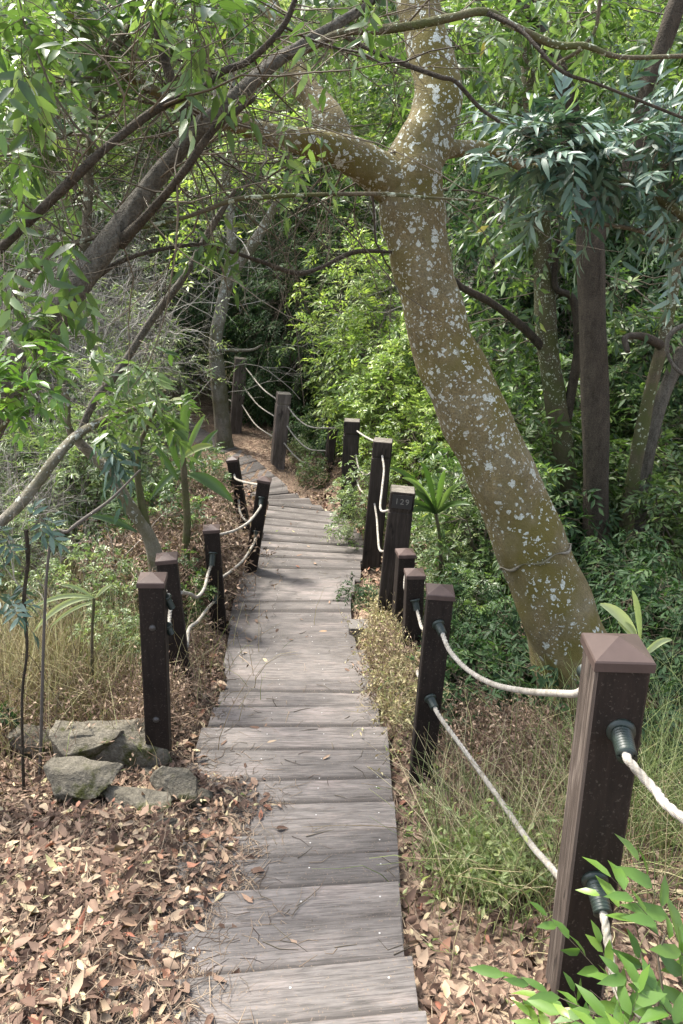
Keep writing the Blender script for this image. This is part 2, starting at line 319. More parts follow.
def groundmat():
    m,nt,b,o=mat('forest_floor'); v=coords(nt,'Object'); 
    vo=nd(nt,'ShaderNodeTexVoronoi',i_Scale=30.0); nt.links.new(v,vo.inputs['Vector'])
    sep=nt.nodes.new('ShaderNodeSeparateColor'); nt.links.new(vo.outputs['Color'],sep.inputs[0])
    lf=ramp(nt,sep.outputs[0],[(0,(.07,.045,.032)),(.35,(.16,.105,.075)),(.65,(.26,.18,.13)),(1,(.38,.29,.20))])
    n=noise(nt,v,1.1,6,.65); soil=ramp(nt,noise(nt,v,60,5,.7),[(.3,(.05,.036,.026)),(.7,(.17,.125,.09))])
    c=mixc(nt,ramp(nt,n,[(.38,(0,0,0)),(.6,(1,1,1))]),soil,lf)
    # greener away from the path (y beyond 22 m: hillside scrub)
    sx=nt.nodes.new('ShaderNodeSeparateXYZ'); nt.links.new(v,sx.inputs[0])
    mr=nd(nt,'ShaderNodeMapRange'); mr.inputs['From Min'].default_value=15; mr.inputs['From Max'].default_value=26; nt.links.new(sx.outputs[1],mr.inputs[0])
    gr=ramp(nt,noise(nt,v,.9,8,.75),[(.3,(.06,.09,.03)),(.5,(.20,.25,.09)),(.7,(.42,.42,.22))])
    c=mixc(nt,mr.outputs[0],c,gr); nt.links.new(c,b.inputs['Base Color']); b.inputs['Roughness'].default_value=.95; b.inputs['Specular IOR Level'].default_value=.1
    bump(nt,b,vo.outputs['Distance'],.7,.03); return m
M['ground']=groundmat()

# ------------------------------------------------------------------ stairs table: far edge of each tread  (left px,py, right px,py, D below eye)
ST=[(150,1036,427,1010,1.90),(155,979,413,953,2.00),(180,932,404,916,2.11),(125,895,397,878,2.22),(165,862,397,851,2.33),
(240,835,395,828,2.43),(215,805,393,800,2.53),(265,780,391,777,2.60),(203,750,389,750,2.64),(203,727,387,726,2.68),(214,707,380,706,2.73),(221,691,378,692,2.79),
(226,679,375,679,2.84),(228,664,371,664,2.87),(229,648,366,650,2.90),(230,638,355,636,2.93),(230,624,354,622,2.96),(230,612,352,611,2.98),(232,602,351,601,2.99),(236,591,351,591,3.01),
(240,578,355,578,3.03),(243,567,360,570,3.05),(249,556,361,561,3.055),(255,548,362,554,3.06),(261,540,364,547,3.065),(264,533,364,541,3.07),
(265,525,360,533,3.075),(266,517,355,526,3.08),(267,510,347,519,3.085),(268,505,335,511,3.09),(268,501,321,505,3.09),(262,499,308,498,3.095),
(254,497,297,493,3.10),(246,493,288,486,3.10),(241,486,276,476,3.10),(237,477,266,468,3.10),(233,468,257,461,3.10),(229,460,248,455,3.10),(222,454,240,449,3.10),
(212,449,229,443,3.10),(199,443,216,436,3.10),(184,436,201,428,3.10),(168,428,186,419,3.10),(150,419,170,409,3.10)]
EDGE=[]
for i,(lx,ly,rx,ry,D) in enumerate(ST):
    l=onD(lx,ly,D); r=onD(rx,ry,D)
    if i<=8:
        d=(l-r); l=r+d*((-.84-.02*math.sin(i*3)-r[0])/d[0])
    EDGE.append((l,r))
step=np.array([0,.27,0])
pre=[]
for k in range(5,0,-1):
    l,r=EDGE[0]; pre.append((l-step*k+np.array([0,0,.12*min(k,2)]), r-step*k+np.array([0,0,.12*min(k,2)])))
EDGE=pre+EDGE
EY=np.array([(l[1]+r[1])/2 for l,r in EDGE if True]); EZ=np.array([l[2] for l,r in EDGE]); ELX=np.array([l[0] for l,r in EDGE]); ERX=np.array([r[0] for l,r in EDGE])
main=slice(0,5+31)
def gh(x,y):
    x=np.asarray(x,float); y=np.asarray(y,float)
    zn=np.interp(y,EY[main],EZ[main]); xl=np.interp(y,EY[main],ELX[main]); xr=np.interp(y,EY[main],ERX[main])
    bx=np.interp(y,[0,1.1,1.4,1.8,2.1,2.6,2.9,3.05,3.3,3.5],[-.62,-.62,-.64,-.66,-.66,-.66,-.68,-.72,-.80,-.86])+.03*np.sin(y*23)+.02*np.sin(y*51)
    off=np.full(np.broadcast(x,y).shape,-.10)
    t=np.clip((bx-x)/.09,0,1); cover=(y<3.4); off=np.where(cover, -.10+t*.122, off)
    far=(~cover)&(x<xl); off=np.where(far,-.10+.085*np.clip((xl-x)/.08,0,1),off)
    right=x>xr; off=np.where(right,-.10+.05*np.clip((x-xr)/.1,0,1),off)
    z=zn+off
    bend=np.clip((y-7.6)/.8,0,1)*np.clip((15-y)/1,0,1)*np.clip((1.6-x)/.4,0,1)*np.clip((x+6.5)/.5,0,1)
    off=off*(1-bend)-.11*bend
    # broad relief
    rgt=np.clip(x-xr-.6,0,8); lft=np.clip(xl-x-.3,0,8)*(1-bend)
    z=z-.10*rgt*np.clip(y/3,0,1)*(rgt<99)-.03*lft
    lat=np.clip((np.abs(x+.3)-.9)/1.0,0,1)
    z=z+(1-bend)*lat*(.03*np.sin(x*3.1+y*1.7)+.025*np.sin(x*7.3-y*5.1)+.02*np.sin(y*9.7+x*4.0))+ (1-bend)*lat*.06*np.sin(x*.9+2)*np.sin(y*.7)
    z=z+ np.clip(y-21,0,60)*.42+ np.clip(-x-12,0,60)*.25+np.clip(x-12,0,60)*.30
    return z
def gp(x,y,dz=0): return np.array([x,y,float(gh(x,y))+dz])
def atF(px,F,dz=0):
    """ground point at forward distance F seen in column px"""
    x=0
    for _ in range(6):
        z=float(gh(x,F)); dep=F*CP+(CAMZ-z)*SP; x=(px-341.5)/FPX*dep
    return gp(x,F,dz)
def deckz(x,y):
    """top surface of the stairs at x,y (nan outside)"""
    out=np.full(len(x),np.nan)
    for i in range(1,5+31):
        (l0,r0),(l1,r1)=EDGE[i-1],EDGE[i]
        t=(x-l1[0])/(r1[0]-l1[0]); ya=l0[1]+(r0[1]-l0[1])*t; yb=l1[1]+(r1[1]-l1[1])*t
        ins=(y>=ya)&(y<yb)&(t>0)&(t<1); out[ins]=l1[2]
    return out

# ------------------------------------------------------------------ ground
xs=np.concatenate([np.arange(-60,-12,2.4),np.arange(-12,-4,.4),np.arange(-4,-1.6,.12),np.arange(-1.6,1.6,.035),np.arange(1.6,4,.12),np.arange(4,12,.4),np.arange(12,61,2.4)])
ys=np.concatenate([np.arange(-14,-1,.8),np.arange(-1,.8,.15),np.arange(.8,5,.035),np.arange(5,10,.08),np.arange(10,22,.4),np.arange(22,110,2.0)])
X,Y=np.meshgrid(xs,ys); Z=gh(X,Y); near=np.exp(-((X/4)**2)); Z=Z+rng.standard_normal(Z.shape)*.006*(np.abs(X)<2)
A=Acc(); n0,n1=X.shape; idx=np.arange(n0*n1).reshape(n0,n1)
A.add(np.stack([X,Y,Z],-1).reshape(-1,3), np.stack([idx[:-1,:-1],idx[:-1,1:],idx[1:,1:],idx[1:,:-1]],-1).reshape(-1,4))
g=A.obj('ground',M['ground']); g['kind']='structure'

# ------------------------------------------------------------------ wooden stairs
stairs=empty('wooden_stairs',(0,0,0),'long weathered grey timber stairway descending and bending left between rope posts','stairs')
TH=.045
for i in range(1,len(EDGE)):
    (l0,r0),(l1,r1)=EDGE[i-1],EDGE[i]; z=l1[2]
    ax=nrm(r1-l1); jl=rng.uniform(-.015,.015); jr=rng.uniform(-.015,.015)
    ov=nrm(np.array([-(r1-l1)[1],(r1-l1)[0],0]))
    back=.03 if l0[2]>z+.02 else -.010
    c=[l0.copy(),r0.copy(),r1.copy(),l1.copy()]
    if i<len(EDGE)-10 : c[0][0]=l1[0]+(l0[0]-l1[0])*.3; c[1][0]=r1[0]+(r0[0]-r1[0])*.3
    c[0]-=ov*back; c[1]-=ov*back
    for q,s_ in ((0,jl),(3,jl)): c[q]=c[q]-ax*s_
    for q in (1,2): c[q]=c[q]+ax*jr
    tz=rng.uniform(-.005,.005)
    NS=14; A=Acc()
    top=[];bot=[];uvt=[]
    w=np.linspace(0,1,NS); o1=np.cumsum(rng.standard_normal(NS))*.0012; 
    far=c[3][None]+(c[2]-c[3])[None]*w[:,None]; nea=c[0][None]+(c[1]-c[0])[None]*w[:,None]
    far=far+ov[None]*o1[:,None]
    Ln=np.linalg.norm(c[2]-c[3]); Dp=np.linalg.norm(c[3]-c[0])
    for a in (far,nea): a[:,2]=z+tz
    lip=far-ov*.009; lip2=far.copy(); lip2[:,2]-=.009
    rows=[nea,lip,lip2,far+np.array([0,0,-TH]),nea+np.array([0,0,-TH])]
    drop=max(0,l0[2]-z); hid=drop/max(.3,(CAMZ-z)/max(l0[1],.5)); vo=.10-hid-.03 if drop>.035 else .062  # UV offset: painted shade band starts where the tread comes into view
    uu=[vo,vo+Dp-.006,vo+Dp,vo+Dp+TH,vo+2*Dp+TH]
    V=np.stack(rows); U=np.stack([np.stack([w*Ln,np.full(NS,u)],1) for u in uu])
    id_=np.arange(5*NS).reshape(5,NS); f=[]
    for a in range(5):
        b=(a+1)%5
        f+= [[id_[a,j],id_[a,j+1],id_[b,j+1],id_[b,j]] for j in range(NS-1)]
    A.add(V.reshape(-1,3),f,0,0,U.reshape(-1,2))
    A.add(V[:,0],[[0,1,2,3,4]],0,0,U[:,0]); A.add(V[:,-1],[[4,3,2,1,0]],0,0,U[:,-1])
    for s_ in (.09,.36,.66,.93):          # pairs of screw heads
        for t_ in ((.35,) if Dp<.2 else (.25,.75)):
            q=nea[0]+(nea[-1]-nea[0])*(s_+rng.uniform(-.01,.01))*1.0; q2=far[0]+(far[-1]-far[0])*s_; cc=q*(1-t_)+q2*t_
            th=np.linspace(0,2*math.pi,8,endpoint=False); v=np.stack([cc[0]+.0035*np.cos(th),cc[1]+.0035*np.sin(th),np.full(8,z+tz+.0015)],1)
            A.add(v,[list(range(8))],1)
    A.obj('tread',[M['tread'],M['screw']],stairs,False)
    if i<len(EDGE)-1 and EDGE[i+1][0][2]<z-.02:
        A=Acc(); hz=z-EDGE[i+1][0][2]; a_=far[0]-ov*.03; b_=far[-1]-ov*.03
        th_=.022
        v=[]
        for p,dy in ((a_,0),(b_,0),(b_,-th_),(a_,-th_)):
            for zz in (z-TH-hz-.02,z-TH+.003): v.append((p+ov*dy)*[1,1,0]+[0,0,zz])
        A.add(v,[[0,2,3,1],[2,4,5,3],[4,6,7,5],[6,0,1,7],[1,3,5,7],[0,6,4,2]],0,0,[(j*.3,0.02*j) for j in range(8)])
        A.obj('riser',M['riser'],stairs,False)
# side beams
for side in (0,1):
    for a,b in ((0,19),(19,35)):
        A=Acc(); pts=np.array([EDGE[k][side] for k in range(a,b+1)]); pts=pts+np.array([.05 if side==0 else -.05,0,-.20]); ln=spline(pts,40)
        prof=[(-.025,-.07),(.025,-.07),(.025,.07),(-.025,.07)]
        v=np.array([[p[0]+q[0],p[1],p[2]+q[1]] for p in ln for q in prof]); id_=np.arange(len(v)).reshape(-1,4)
        f=np.stack([id_[:-1],np.roll(id_[:-1],-1,1),np.roll(id_[1:],-1,1),id_[1:]],-1).reshape(-1,4)
        A.add(v,f,0,0,v[:,1:3]); A.obj('side_beam',M['riser'],stairs,False)

# continuing path far left (seen through the twigs)
A=Acc(); c=[(-3.0,11.6),(-4.6,13.6),(-6.2,16.0),(-7.6,19.0),(-8.6,22.0)]; ln=spline(c,24); V=[]
for i,p in enumerate(ln):
    d=nrm(ln[min(i+1,23)]-ln[max(i-1,0)]); nn=np.array([-d[1],d[0]])
    w=.6+1.0*i/23
    for s_ in (-1,1): q=p+nn*s_*w; V.append([q[0],q[1],float(gh(p[0],p[1]))+.12])
id_=np.arange(48).reshape(24,2); A.add(V,np.stack([id_[:-1,0],id_[:-1,1],id_[1:,1],id_[1:,0]],-1)[:, ::-1],0,0,np.array(V)[:,:2])
A.obj('path',M['tread'])['kind']='structure'

# ------------------------------------------------------------------ posts
def basis(base,top,rz):
    zz=nrm(top-base); xx=np.array([math.cos(rz),math.sin(rz),0]); xx=nrm(xx-zz*np.dot(xx,zz)); yy=np.cross(zz,xx); return np.stack([xx,yy,zz],1)
class Post: pass
def newpost(top,base,F,rz,label,w=.12,group='brown capped posts holding the rope rails',worn=None,Fb=None):
    t=P(*top,F); b=P(*base,Fb or F); R=basis(b,t,rz); H=np.linalg.norm(t-b)
    e=empty('rope_post',b,label,'post',group); e.matrix_world=Matrix(np.vstack([np.hstack([R,b[:,None]]),[0,0,0,1]]).tolist())
    A=Acc(); ext=.25; capH=.055; zt=H-capH
    x=w/2; bv=.006; ring=[(-x+bv,-x),(x-bv,-x),(x,-x+bv),(x,x-bv),(x-bv,x),(-x+bv,x),(-x,x-bv),(-x,-x+bv)]
    ns=10; zs=np.linspace(-ext,zt,ns); v=np.array([[p[0],p[1],z] for z in zs for p in ring]); id_=np.arange(ns*8).reshape(ns,8)
    per=np.array([0,w-2*bv,w-bv,2*w-3*bv,2*w-2*bv,3*w-4*bv,3*w-3*bv,4*w-5*bv])
    uv=np.stack([np.tile(per,ns),np.repeat(zs,8)],1)
    for a in range(8):
        b_=(a+1)%8; f=np.stack([id_[:-1,a],id_[:-1,b_],id_[1:,b_],id_[1:,a]],1)
        A.add(v,f,1 if (worn and a in (5,6,7)) else 0,0,uv)
    A.add(v[id_[-1]],[list(range(8))],0)
    A.obj('shaft',[M['post'],M['postworn']],e,False)
    A=Acc(); q=x+.006; lip=.022
    r0=[(-q,-q),(q,-q),(q,q),(-q,q)]
    v=[(a,b_,zt) for a,b_ in r0]+[(a,b_,zt+lip) for a,b_ in r0]+[(a*.96,b_*.96,zt+lip+.004) for a,b_ in r0]+[(0,0,H)]
    f=[[i,(i+1)%4,4+(i+1)%4,4+i] for i in range(4)]+[[4+i,4+(i+1)%4,8+(i+1)%4,8+i] for i in range(4)]
    uvc=[(p[0]*1.0+p[2]*.3,p[1]) for p in v]
    A.add(v,f,0,0,uvc); A.add(v,[[8+i,8+(i+1)%4,12] for i in range(4)],0,0,uvc); A.add(v,[[3,2,1,0]],0,0,uvc)
    A.obj('cap',M['cap'],e,False)
    o=Post(); o.e=e; o.R=R; o.b=b; o.H=H; o.w=w; return o
def sleeve(post, start, direction, length=.085, r=.021, flange=True):
    """ribbed green sleeve; start/direction in world"""
    s=post.R.T@(np.asarray(start)-post.b); d=nrm(post.R.T@nrm(np.asarray(direction)))
    A=Acc(); n=40; t=np.linspace(0,1,n); rad=r*(1+.045*np.where((np.arange(n)//2)%2,1,-1))*(1-.08*t)
    rad[-2:]=r*.98
    pts=s[None]+d[None]*(t*length)[:,None]; pts2=np.vstack([pts,pts[-1:]+d*1e-4,pts[-1:]-d*.01]); rad=np.concatenate([rad,[r*.62,r*.5]])
    tube(A,pts2,rad,16,cap=False)
    if flange:
        tube(A,np.array([s-d*.006,s-d*.002,s+d*.006,s+d*.009]),[r*1.35,r*1.45,r*1.4,r*1.0],18)
    A.obj('rope_sleeve',M['sleeve'],post.e)
def dome(post, loc, direction, r=.014):
    s=post.R.T@(np.asarray(loc)-post.b); d=nrm(post.R.T@nrm(np.asarray(direction)))
    A=Acc(); a=np.linspace(0,math.pi/2*.98,7); pts=s[None]+d[None]*(np.sin(a)*r*.8)[:,None]; tube(A,pts,np.cos(a)*r+1e-4,14); A.obj('bolt',M['bolt'],post.e)
def local(post,x,y,z): return post.b+post.R@np.array([x,y,z])
def surf(post, side, zdown, off=0):
    """point on face: side 'f' toward camera, 'b' back, 'l','r'"""
    h=post.w/2; z=post.H-zdown
    return local(post,*{'f':(off,-h,z),'b':(off,h,z),'l':(-h,off,z),'r':(h,off,z)}[side])

pA=newpost((619,636),(562,1062),1.50,math.radians(-4),'largest pyramid capped brown post in the right foreground beside the green plant',worn=True,w=.122)
pB=newpost((441,584),(421,774),3.2,math.radians(-3),'second nearest right hand post, leaning, with rope running to the foreground post',worn=False)
pD=newpost((415,568),(409,690),4.55,math.radians(3),'short brown post just behind the second right hand post, green sleeve on its front')
pC=newpost((406,548),(398,652),4.98,math.radians(8),'short brown post standing against the tall dark numbered post')
l1=newpost((152,572),(159,748),3.25,math.radians(6),'brown post behind the mossy rocks with two dome bolts on its face')
l2=newpost((166,552),(182,682),4.15,math.radians(10),'brown post directly behind the bolted left post, leaning left')
l3=newpost((211,524),(219,624),5.4,math.radians(8),'brown post in fallen leaves at the left edge of the stairs with two green sleeves')
l4=newpost((265,476),(252,562),6.7,math.radians(0),'brown post leaning over the left edge of the pale fan shaped treads')
l5=newpost((232,456),(246,536),7.9,math.radians(0),'farthest capped brown post, half hidden by the broad leaved plant at the bend')

def oldpost(top,base,F,rz,label,w=.185,grey=False,Fb=None,groove=True,group='tall old square timber posts round the bend'):
    t=P(*top,F); b=P(*base,Fb or F); R=basis(b,t,rz); H=np.linalg.norm(t-b)
    e=empty('timber_post',b,label,'post',group); e.matrix_world=Matrix(np.vstack([np.hstack([R,b[:,None]]),[0,0,0,1]]).tolist())
    A=Acc(); x=w/2; bv=.008
    def ringz(z,s): q=x*s; return [(-q+bv,-q,z),(q-bv,-q,z),(q,-q+bv,z),(q,q-bv,z),(q-bv,q,z),(-q+bv,q,z),(-q,q-bv,z),(-q,-q+bv,z)]
    zs=[(-.3,1),(H*.3,1),(H*.6,1),(H-.17,1)]
    if groove: zs+=[(H-.165,.9),(H-.145,.9),(H-.14,1),(H-.008,1)]
    else: zs+=[(H-.008,1)]
    zs+=[(H,.94)]
    v=np.array([p for z,s in zs for p in ringz(z,s)]); v[:,:2]+=rng.standard_normal((len(v),2))*.0015; n=len(zs); id_=np.arange(n*8).reshape(n,8)
    per=np.cumsum([0]+[w-2*bv,bv*1.4]*4)[:8]; uv=np.stack([np.tile(per,n),np.repeat([z for z,_ in zs],8)],1)
    A.add(v,np.stack([id_[:-1],np.roll(id_[:-1],-1,1),np.roll(id_[1:],-1,1),id_[1:]],-1).reshape(-1,4),0,0,uv)
    A.add(v,[list(id_[-1])],1,0,v[:,:2])
    A.obj('shaft',[M['oldpostpale' if grey else 'oldpost'],M['oldtop']],e,False)
    o=Post(); o.e=e; o.R=R; o.b=b; o.H=H; o.w=w; return o
q1=oldpost((403,489),(385,643),5.3,math.radians(-4),'tall dark timber post bearing the number 129 near its top')
q2=oldpost((383,440),(371,568),6.9,math.radians(-6),'tall timber post with weathered top just behind the numbered post')
q3=oldpost((352,420),(348,518),8.5,math.radians(-3),'tall timber post at the right edge of the fan shaped treads')
q4=oldpost((333,428),(325,492),10.2,math.radians(10),'thin dark leaning timber post behind the bend, in front of leafy shrubs',w=.12,groove=False)
q5=oldpost((284,393),(277,468),10.7,math.radians(12),'grey timber post at the outer edge of the bend with three ropes on each side',grey=True,w=.2)
q6=oldpost((241,358),(235,434),12.6,math.radians(12),'farthest grey timber post beside the slim pale tree trunk',grey=True,w=.2,groove=False)
# number plate 129
A=Acc(); zc=q1.H-.072; h=q1.w/2
box(A,(0,-h-.002,zc),(.15,.006,.105)); pl=A.obj('number_plate',M['plate'],q1.e,False)
cu=bpy.data.curves.new('digits','FONT'); cu.body='129'; cu.size=.062; cu.align_x='CENTER'; cu.align_y='CENTER'; cu.extrude=.0015; cu.space_character=1.25
tmp=bpy.data.objects.new('tmp',cu); COL.objects.link(tmp); bpy.context.view_layer.update()
me=bpy.data.meshes.new_from_object(tmp.evaluated_get(bpy.context.evaluated_depsgraph_get())); COL.objects.unlink(tmp); bpy.data.objects.remove(tmp)
me.materials.clear(); me.materials.append(M['digits']); me.name='digits'
dg=link('digits',me,pl); dg.location=(0,-h-.0068,zc); dg.rotation_euler=(math.radians(90),0,0)
# small concrete footing beside the numbered post
A=Acc(); c=onD(356,640,3.02); box(A,c+[0.02,.05,.02],(.16,.16,.2),mat=0,bev=.01); tag(A.obj('footing',M['concrete'],None,False),'small weathered concrete footing beside the foot of the numbered post','footing')

# ------------------------------------------------------------------ ropes
def rope(pts, r, label, cat='rope', group='pale ropes strung between the posts', dens=None):
    pts=np.asarray(pts,float); L=np.sum(np.linalg.norm(np.diff(pts,axis=0),axis=1)); n=int(min(700,max(40,L/.004))) if dens is None else dens
    ln=spline(pts,n); seg=np.concatenate([[0],np.cumsum(np.linalg.norm(np.diff(ln,axis=0),axis=1))])
    def prof(rad,th,p): return rad[:,None]*(.76+.28*np.abs(np.cos(1.5*(th[None]-seg[:,None]*2*math.pi/.07))))
    A=Acc(); tube(A,ln,r*.88,18,prof=prof); o=A.obj('rope',M['rope']); tag(o,label,cat,group); return o
def PP(lst,F0,F1): 
    n=len(lst); return [P(x,y,F0+(F1-F0)*i/(n-1)) for i,(x,y) in enumerate(lst)]
# foreground post sleeves, ropes leaving right toward viewer
s=surf(pA,'f',.215,.012); tgt=P(700,828,1.13); d=tgt-s; sleeve(pA,s,d+np.array([-.10,0,-.02]),.085,.0235)
e_=s+nrm(d+np.array([-.10,0,-.02]))*.075
rope([e_,e_+nrm(d+np.array([-.08,0,0]))*.03,P(655,790,1.28),P(683,818,1.18),np.array([.88,.95,1.98]),np.array([1.2,.5,2.03]),np.array([1.65,-.25,2.3]),np.array([2.0,-.9,2.6])],.0115,'thick pale rope leaving the top sleeve of the foreground post to the right edge')
s=surf(pA,'f',.665,.0); tgt=P(640,1010,1.15); d=nrm(tgt-s)+np.array([-.1,0,0]); sleeve(pA,s,d,.085,.0235)
e_=s+nrm(d)*.075
rope([e_,e_+nrm(d)*.03,P(618,992,1.22),P(650,1025,1.12),np.array([.85,.8,1.40]),np.array([1.2,.35,1.45]),np.array([1.65,-.35,1.7]),np.array([2.0,-.95,2.0])],.0115,'pale rope from the lower sleeve of the foreground post into the green plant')
sleeve(pA,surf(pA,'b',.16,-.02),np.array([-.2,1,-.1]),.06,.02)
# A-B upper
s=surf(pB,'f',.185,.0); d=P(450,650,3.0)-s; sleeve(pB,s,d,.06,.022)
e_=s+nrm(d)*.05; rope([e_,P(450,651,2.96),P(468,670,2.75),P(493,684,2.5),P(525,691,2.2),P(555,693,1.93),P(580,692,1.72),surf(pA,'b',.16,-.02)+[0,.055,0]],.0125,'long sagging rope from the second right post up to the foreground post')
s=surf(pB,'f',.6,.0); d=P(440,720,3.02)-s; sleeve(pB,s,d,.06,.022)
e_=s+nrm(d)*.05; rope([e_,P(442,720,3.0),P(470,758,2.75),P(500,800,2.4),P(530,843,2.0),P(550,866,1.80),P(566,886,1.68),P(580,905,1.60)],.0125,'lower rope running diagonally through the grass toward the foreground post')
# B-D, D-C
s=surf(pD,'f',.21,.0); d=P(418,616,4.45)-s; sleeve(pD,s,d,.07,.024)
rope([s+nrm(d)*.05,P(419,618,4.4),P(422,628,4.3),P(427,629,4.1),P(434,619,3.7),surf(pB,'b',.2,0)],.0125,'short looped rope hanging between the two closely set right posts')
rope([surf(pD,'b',.55,0),P(413,660,4.5),P(416,668,4.2),P(419,676,3.7),surf(pB,'b',.62,0)],.0125,'short lower rope glimpsed between the second and third right posts')
s=surf(pC,'f',.16,0); rope([s,P(405,580,4.86),P(405,588,4.8),P(407,592,4.72),surf(pD,'b',.2,-.02)],.0125,'short white rope loop on the front of the post by the numbered post')
# left side
rope([surf(l1,'b',.13,.05),P(164,604,3.4),P(165,616,3.5),P(166,630,3.7),P(169,622,3.95),surf(l2,'f',.3,0)],.013,'short vertical rope joining the two overlapping left posts')
sleeve(l1,surf(l1,'r',.15,.03),np.array([.3,.2,-1]),.07,.018); sleeve(l1,surf(l1,'r',.31,.03),np.array([.3,.2,-1]),.05,.018)
dome(l1,surf(l1,'f',.27,0),(0,-1,0),.017); dome(l1,surf(l1,'f',.80,0),(0,-1,0),.017)
s=surf(l3,'f',.22,.0); d=np.array([-.08,-.45,-1.]); sleeve(l3,s,d,.10,.024)
rope([s+nrm(d)*.08,P(208,574,5.25),P(204,589,5.0),P(197,597,4.75),P(190,594,4.5),surf(l2,'r',.28,.0)],.0135,'sagging upper rope between the second and third left posts')
s=surf(l3,'f',.56,.0); sleeve(l3,s,np.array([-.1,-.5,-1.]),.09,.024)
rope([s+nrm(np.array([-.1,-.5,-1.]))*.07,P(208,608,5.2),P(198,621,4.8),P(189,629,4.5),surf(l2,'r',.66,.0)],.0135,'lower rope hanging between the second and third left posts above the leaves')
s=surf(l4,'f',.2,.0); d=np.array([-.1,-.5,-1.]); sleeve(l4,s,d,.08,.024)
rope([s+nrm(d)*.07,P(260,508,6.5),P(250,521,6.2),P(238,529,5.9),P(227,533,5.6),surf(l3,'b',.12,.03)],.0135,'upper rope from the leaning post at the fan treads to the post in leaves')
s=surf(l4,'f',.55,.0); sleeve(l4,s,d,.07,.024)
rope([s+nrm(d)*.06,P(254,543,6.5),P(245,558,6.2),P(236,567,5.9),P(227,574,5.6),surf(l3,'b',.5,.03)],.0135,'lower rope from the leaning post sagging above fallen leaves')
rope([surf(l5,'f',.2,0),P(236,479,7.7),P(244,482,7.4),P(254,484,7.1),surf(l4,'b',.12,0)],.014,'pale rope crossing in front of the bend boards to the leaning post')
rope([surf(l5,'f',.5,0),P(240,512,7.7),P(246,521,7.4),P(252,518,7.1),surf(l4,'b',.42,0)],.014,'lower rope loop behind the leaning post at the bend')
# old ropes
for a,k in (((246,368),(262,388),(279,401)),'topmost'),(((244,387),(258,405),(277,418)),'middle'),(((242,405),(256,425),(275,438)),'lowest'):
    rope([P(*a[0],12.45),P(*a[1],11.6),P(*a[2],10.75)],.012,f'{k} rope between the farthest grey post and the grey post at the bend')
for a,k in (((288,407),(298,419),(311,427),(332,428)),'topmost'),(((287,426),(296,438),(309,449),(328,451)),'middle'),(((284,443),(294,455),(306,464),(323,469)),'lowest'):
    rope([P(*a[0],10.6),P(*a[1],10.45),P(*a[2],10.3),P(*a[3],10.2)],.012,f'{k} rope from the grey bend post to the thin leaning post')
for a,k in (((238,365),(222,362),(205,371),(185,352)),'topmost'),(((237,384),(226,381),(210,374),(180,362)),'middle'),(((236,404),(224,397),(205,387),(180,376)),'lowest'):
    rope([P(*a[0],12.7),P(*a[1],13.0),P(*a[2],13.4),P(*a[3],14.2)],.012,f'{k} rope passing behind the slim pale trunk')
rope([P(357,431,8.4),P(366,437,7.9),P(380,444,6.95)],.0115,'taut top rope between the fan edge post and the weathered topped post')
rope([P(356,455,8.4),P(359,468,8.1),P(366,475,7.7),P(377,468,7.0)],.0115,'upper curling rope right of the fan edge post')
rope([P(357,480,8.4),P(360,489,8.1),P(367,496,7.7),P(375,494,7.0)],.0115,'lower curling rope right of the fan edge post')
rope([surf(q2,'f',.13,.01),P(384,470,6.6),P(382,490,6.3),P(381,510,5.9),surf(q1,'b',.2,-.05)],.0115,'near vertical white rope between the numbered post and the post behind it')
rope([surf(q2,'f',.62,-.02),P(377,520,6.6),P(378,535,6.3),P(380,550,5.9),surf(q1,'b',.55,-.05)],.0115,'lower near vertical rope beside the numbered post')

# ------------------------------------------------------------------ rocks
def rock(px,py,D,size,seed,label,sq=(1,1,1),rot=0):
    r=np.random.default_rng(seed); c=onD(px,py,D)
    import bmesh
    bm=bmesh.new(); bmesh.ops.create_icosphere(bm,subdivisions=5,radius=1.0)
    v=np.array([x.co[:] for x in bm.verts]); f=np.array([[q.index for q in a.verts] for a in bm.faces]); bm.free()
    for k in range(16):                     # split-stone planes
        n=nrm(r.standard_normal(3)*np.array([1,1,.8])); d=r.uniform(.38,.66); s=v@n; v=v-n[None]*(np.maximum(s-d,0)*.99)[:,None]
    ph=r.uniform(0,6,6)
    for fr,am in ((3,.05),(7,.025),(16,.012),(33,.007)):
        v=v*(1+am*(np.sin(v[:,0]*fr+ph[0])*np.sin(v[:,1]*fr*1.1+ph[1])+np.sin(v[:,2]*fr*1.3+ph[2]+v[:,0]*fr*.5)))[:,None]
    v=v*(np.array(size)/2*1.75)[None]; a=rot; R=np.array([[math.cos(a),-math.sin(a),0],[math.sin(a),math.cos(a),0],[0,0,1]]); v=v@R.T
    A=Acc(); A.add(v,f); o=A.obj('rock',M['rock'],None,True); o.location=c; tag(o,label,'rock','mossy rocks at the left edge of the stairs'); return o
rock(128,748,2.50,(.37,.27,.27),3,'flat topped rock with a pale yellow top resting against the bolted post')
rock(82,752,2.50,(.36,.30,.27),5,'dark moss covered rock between the two angular grey rocks',rot=.8)
rock(80,785,2.42,(.26,.22,.27),8,'angular grey rock with a split face at the front left of the pile',rot=.3)
rock(45,742,2.55,(.24,.2,.16),12,'low mossy rock at the left end of the rock pile')
rock(181,795,2.49,(.17,.13,.22),14,'upright mossy stone standing at the edge of the treads')
rock(204,797,2.58,(.11,.1,.10),16,'small dark stone tucked behind the upright stone')
rock(140,803,2.44,(.30,.15,.10),18,'flat low stone half buried in leaves below the pile',rot=-.3)
rock(160,833,2.42,(.14,.09,.08),21,'small brick like stone lying in leaves beside the steps')
rock(150,775,2.58,(.12,.10,.07),26,'little grey pebble stone in front of the flat topped rock')

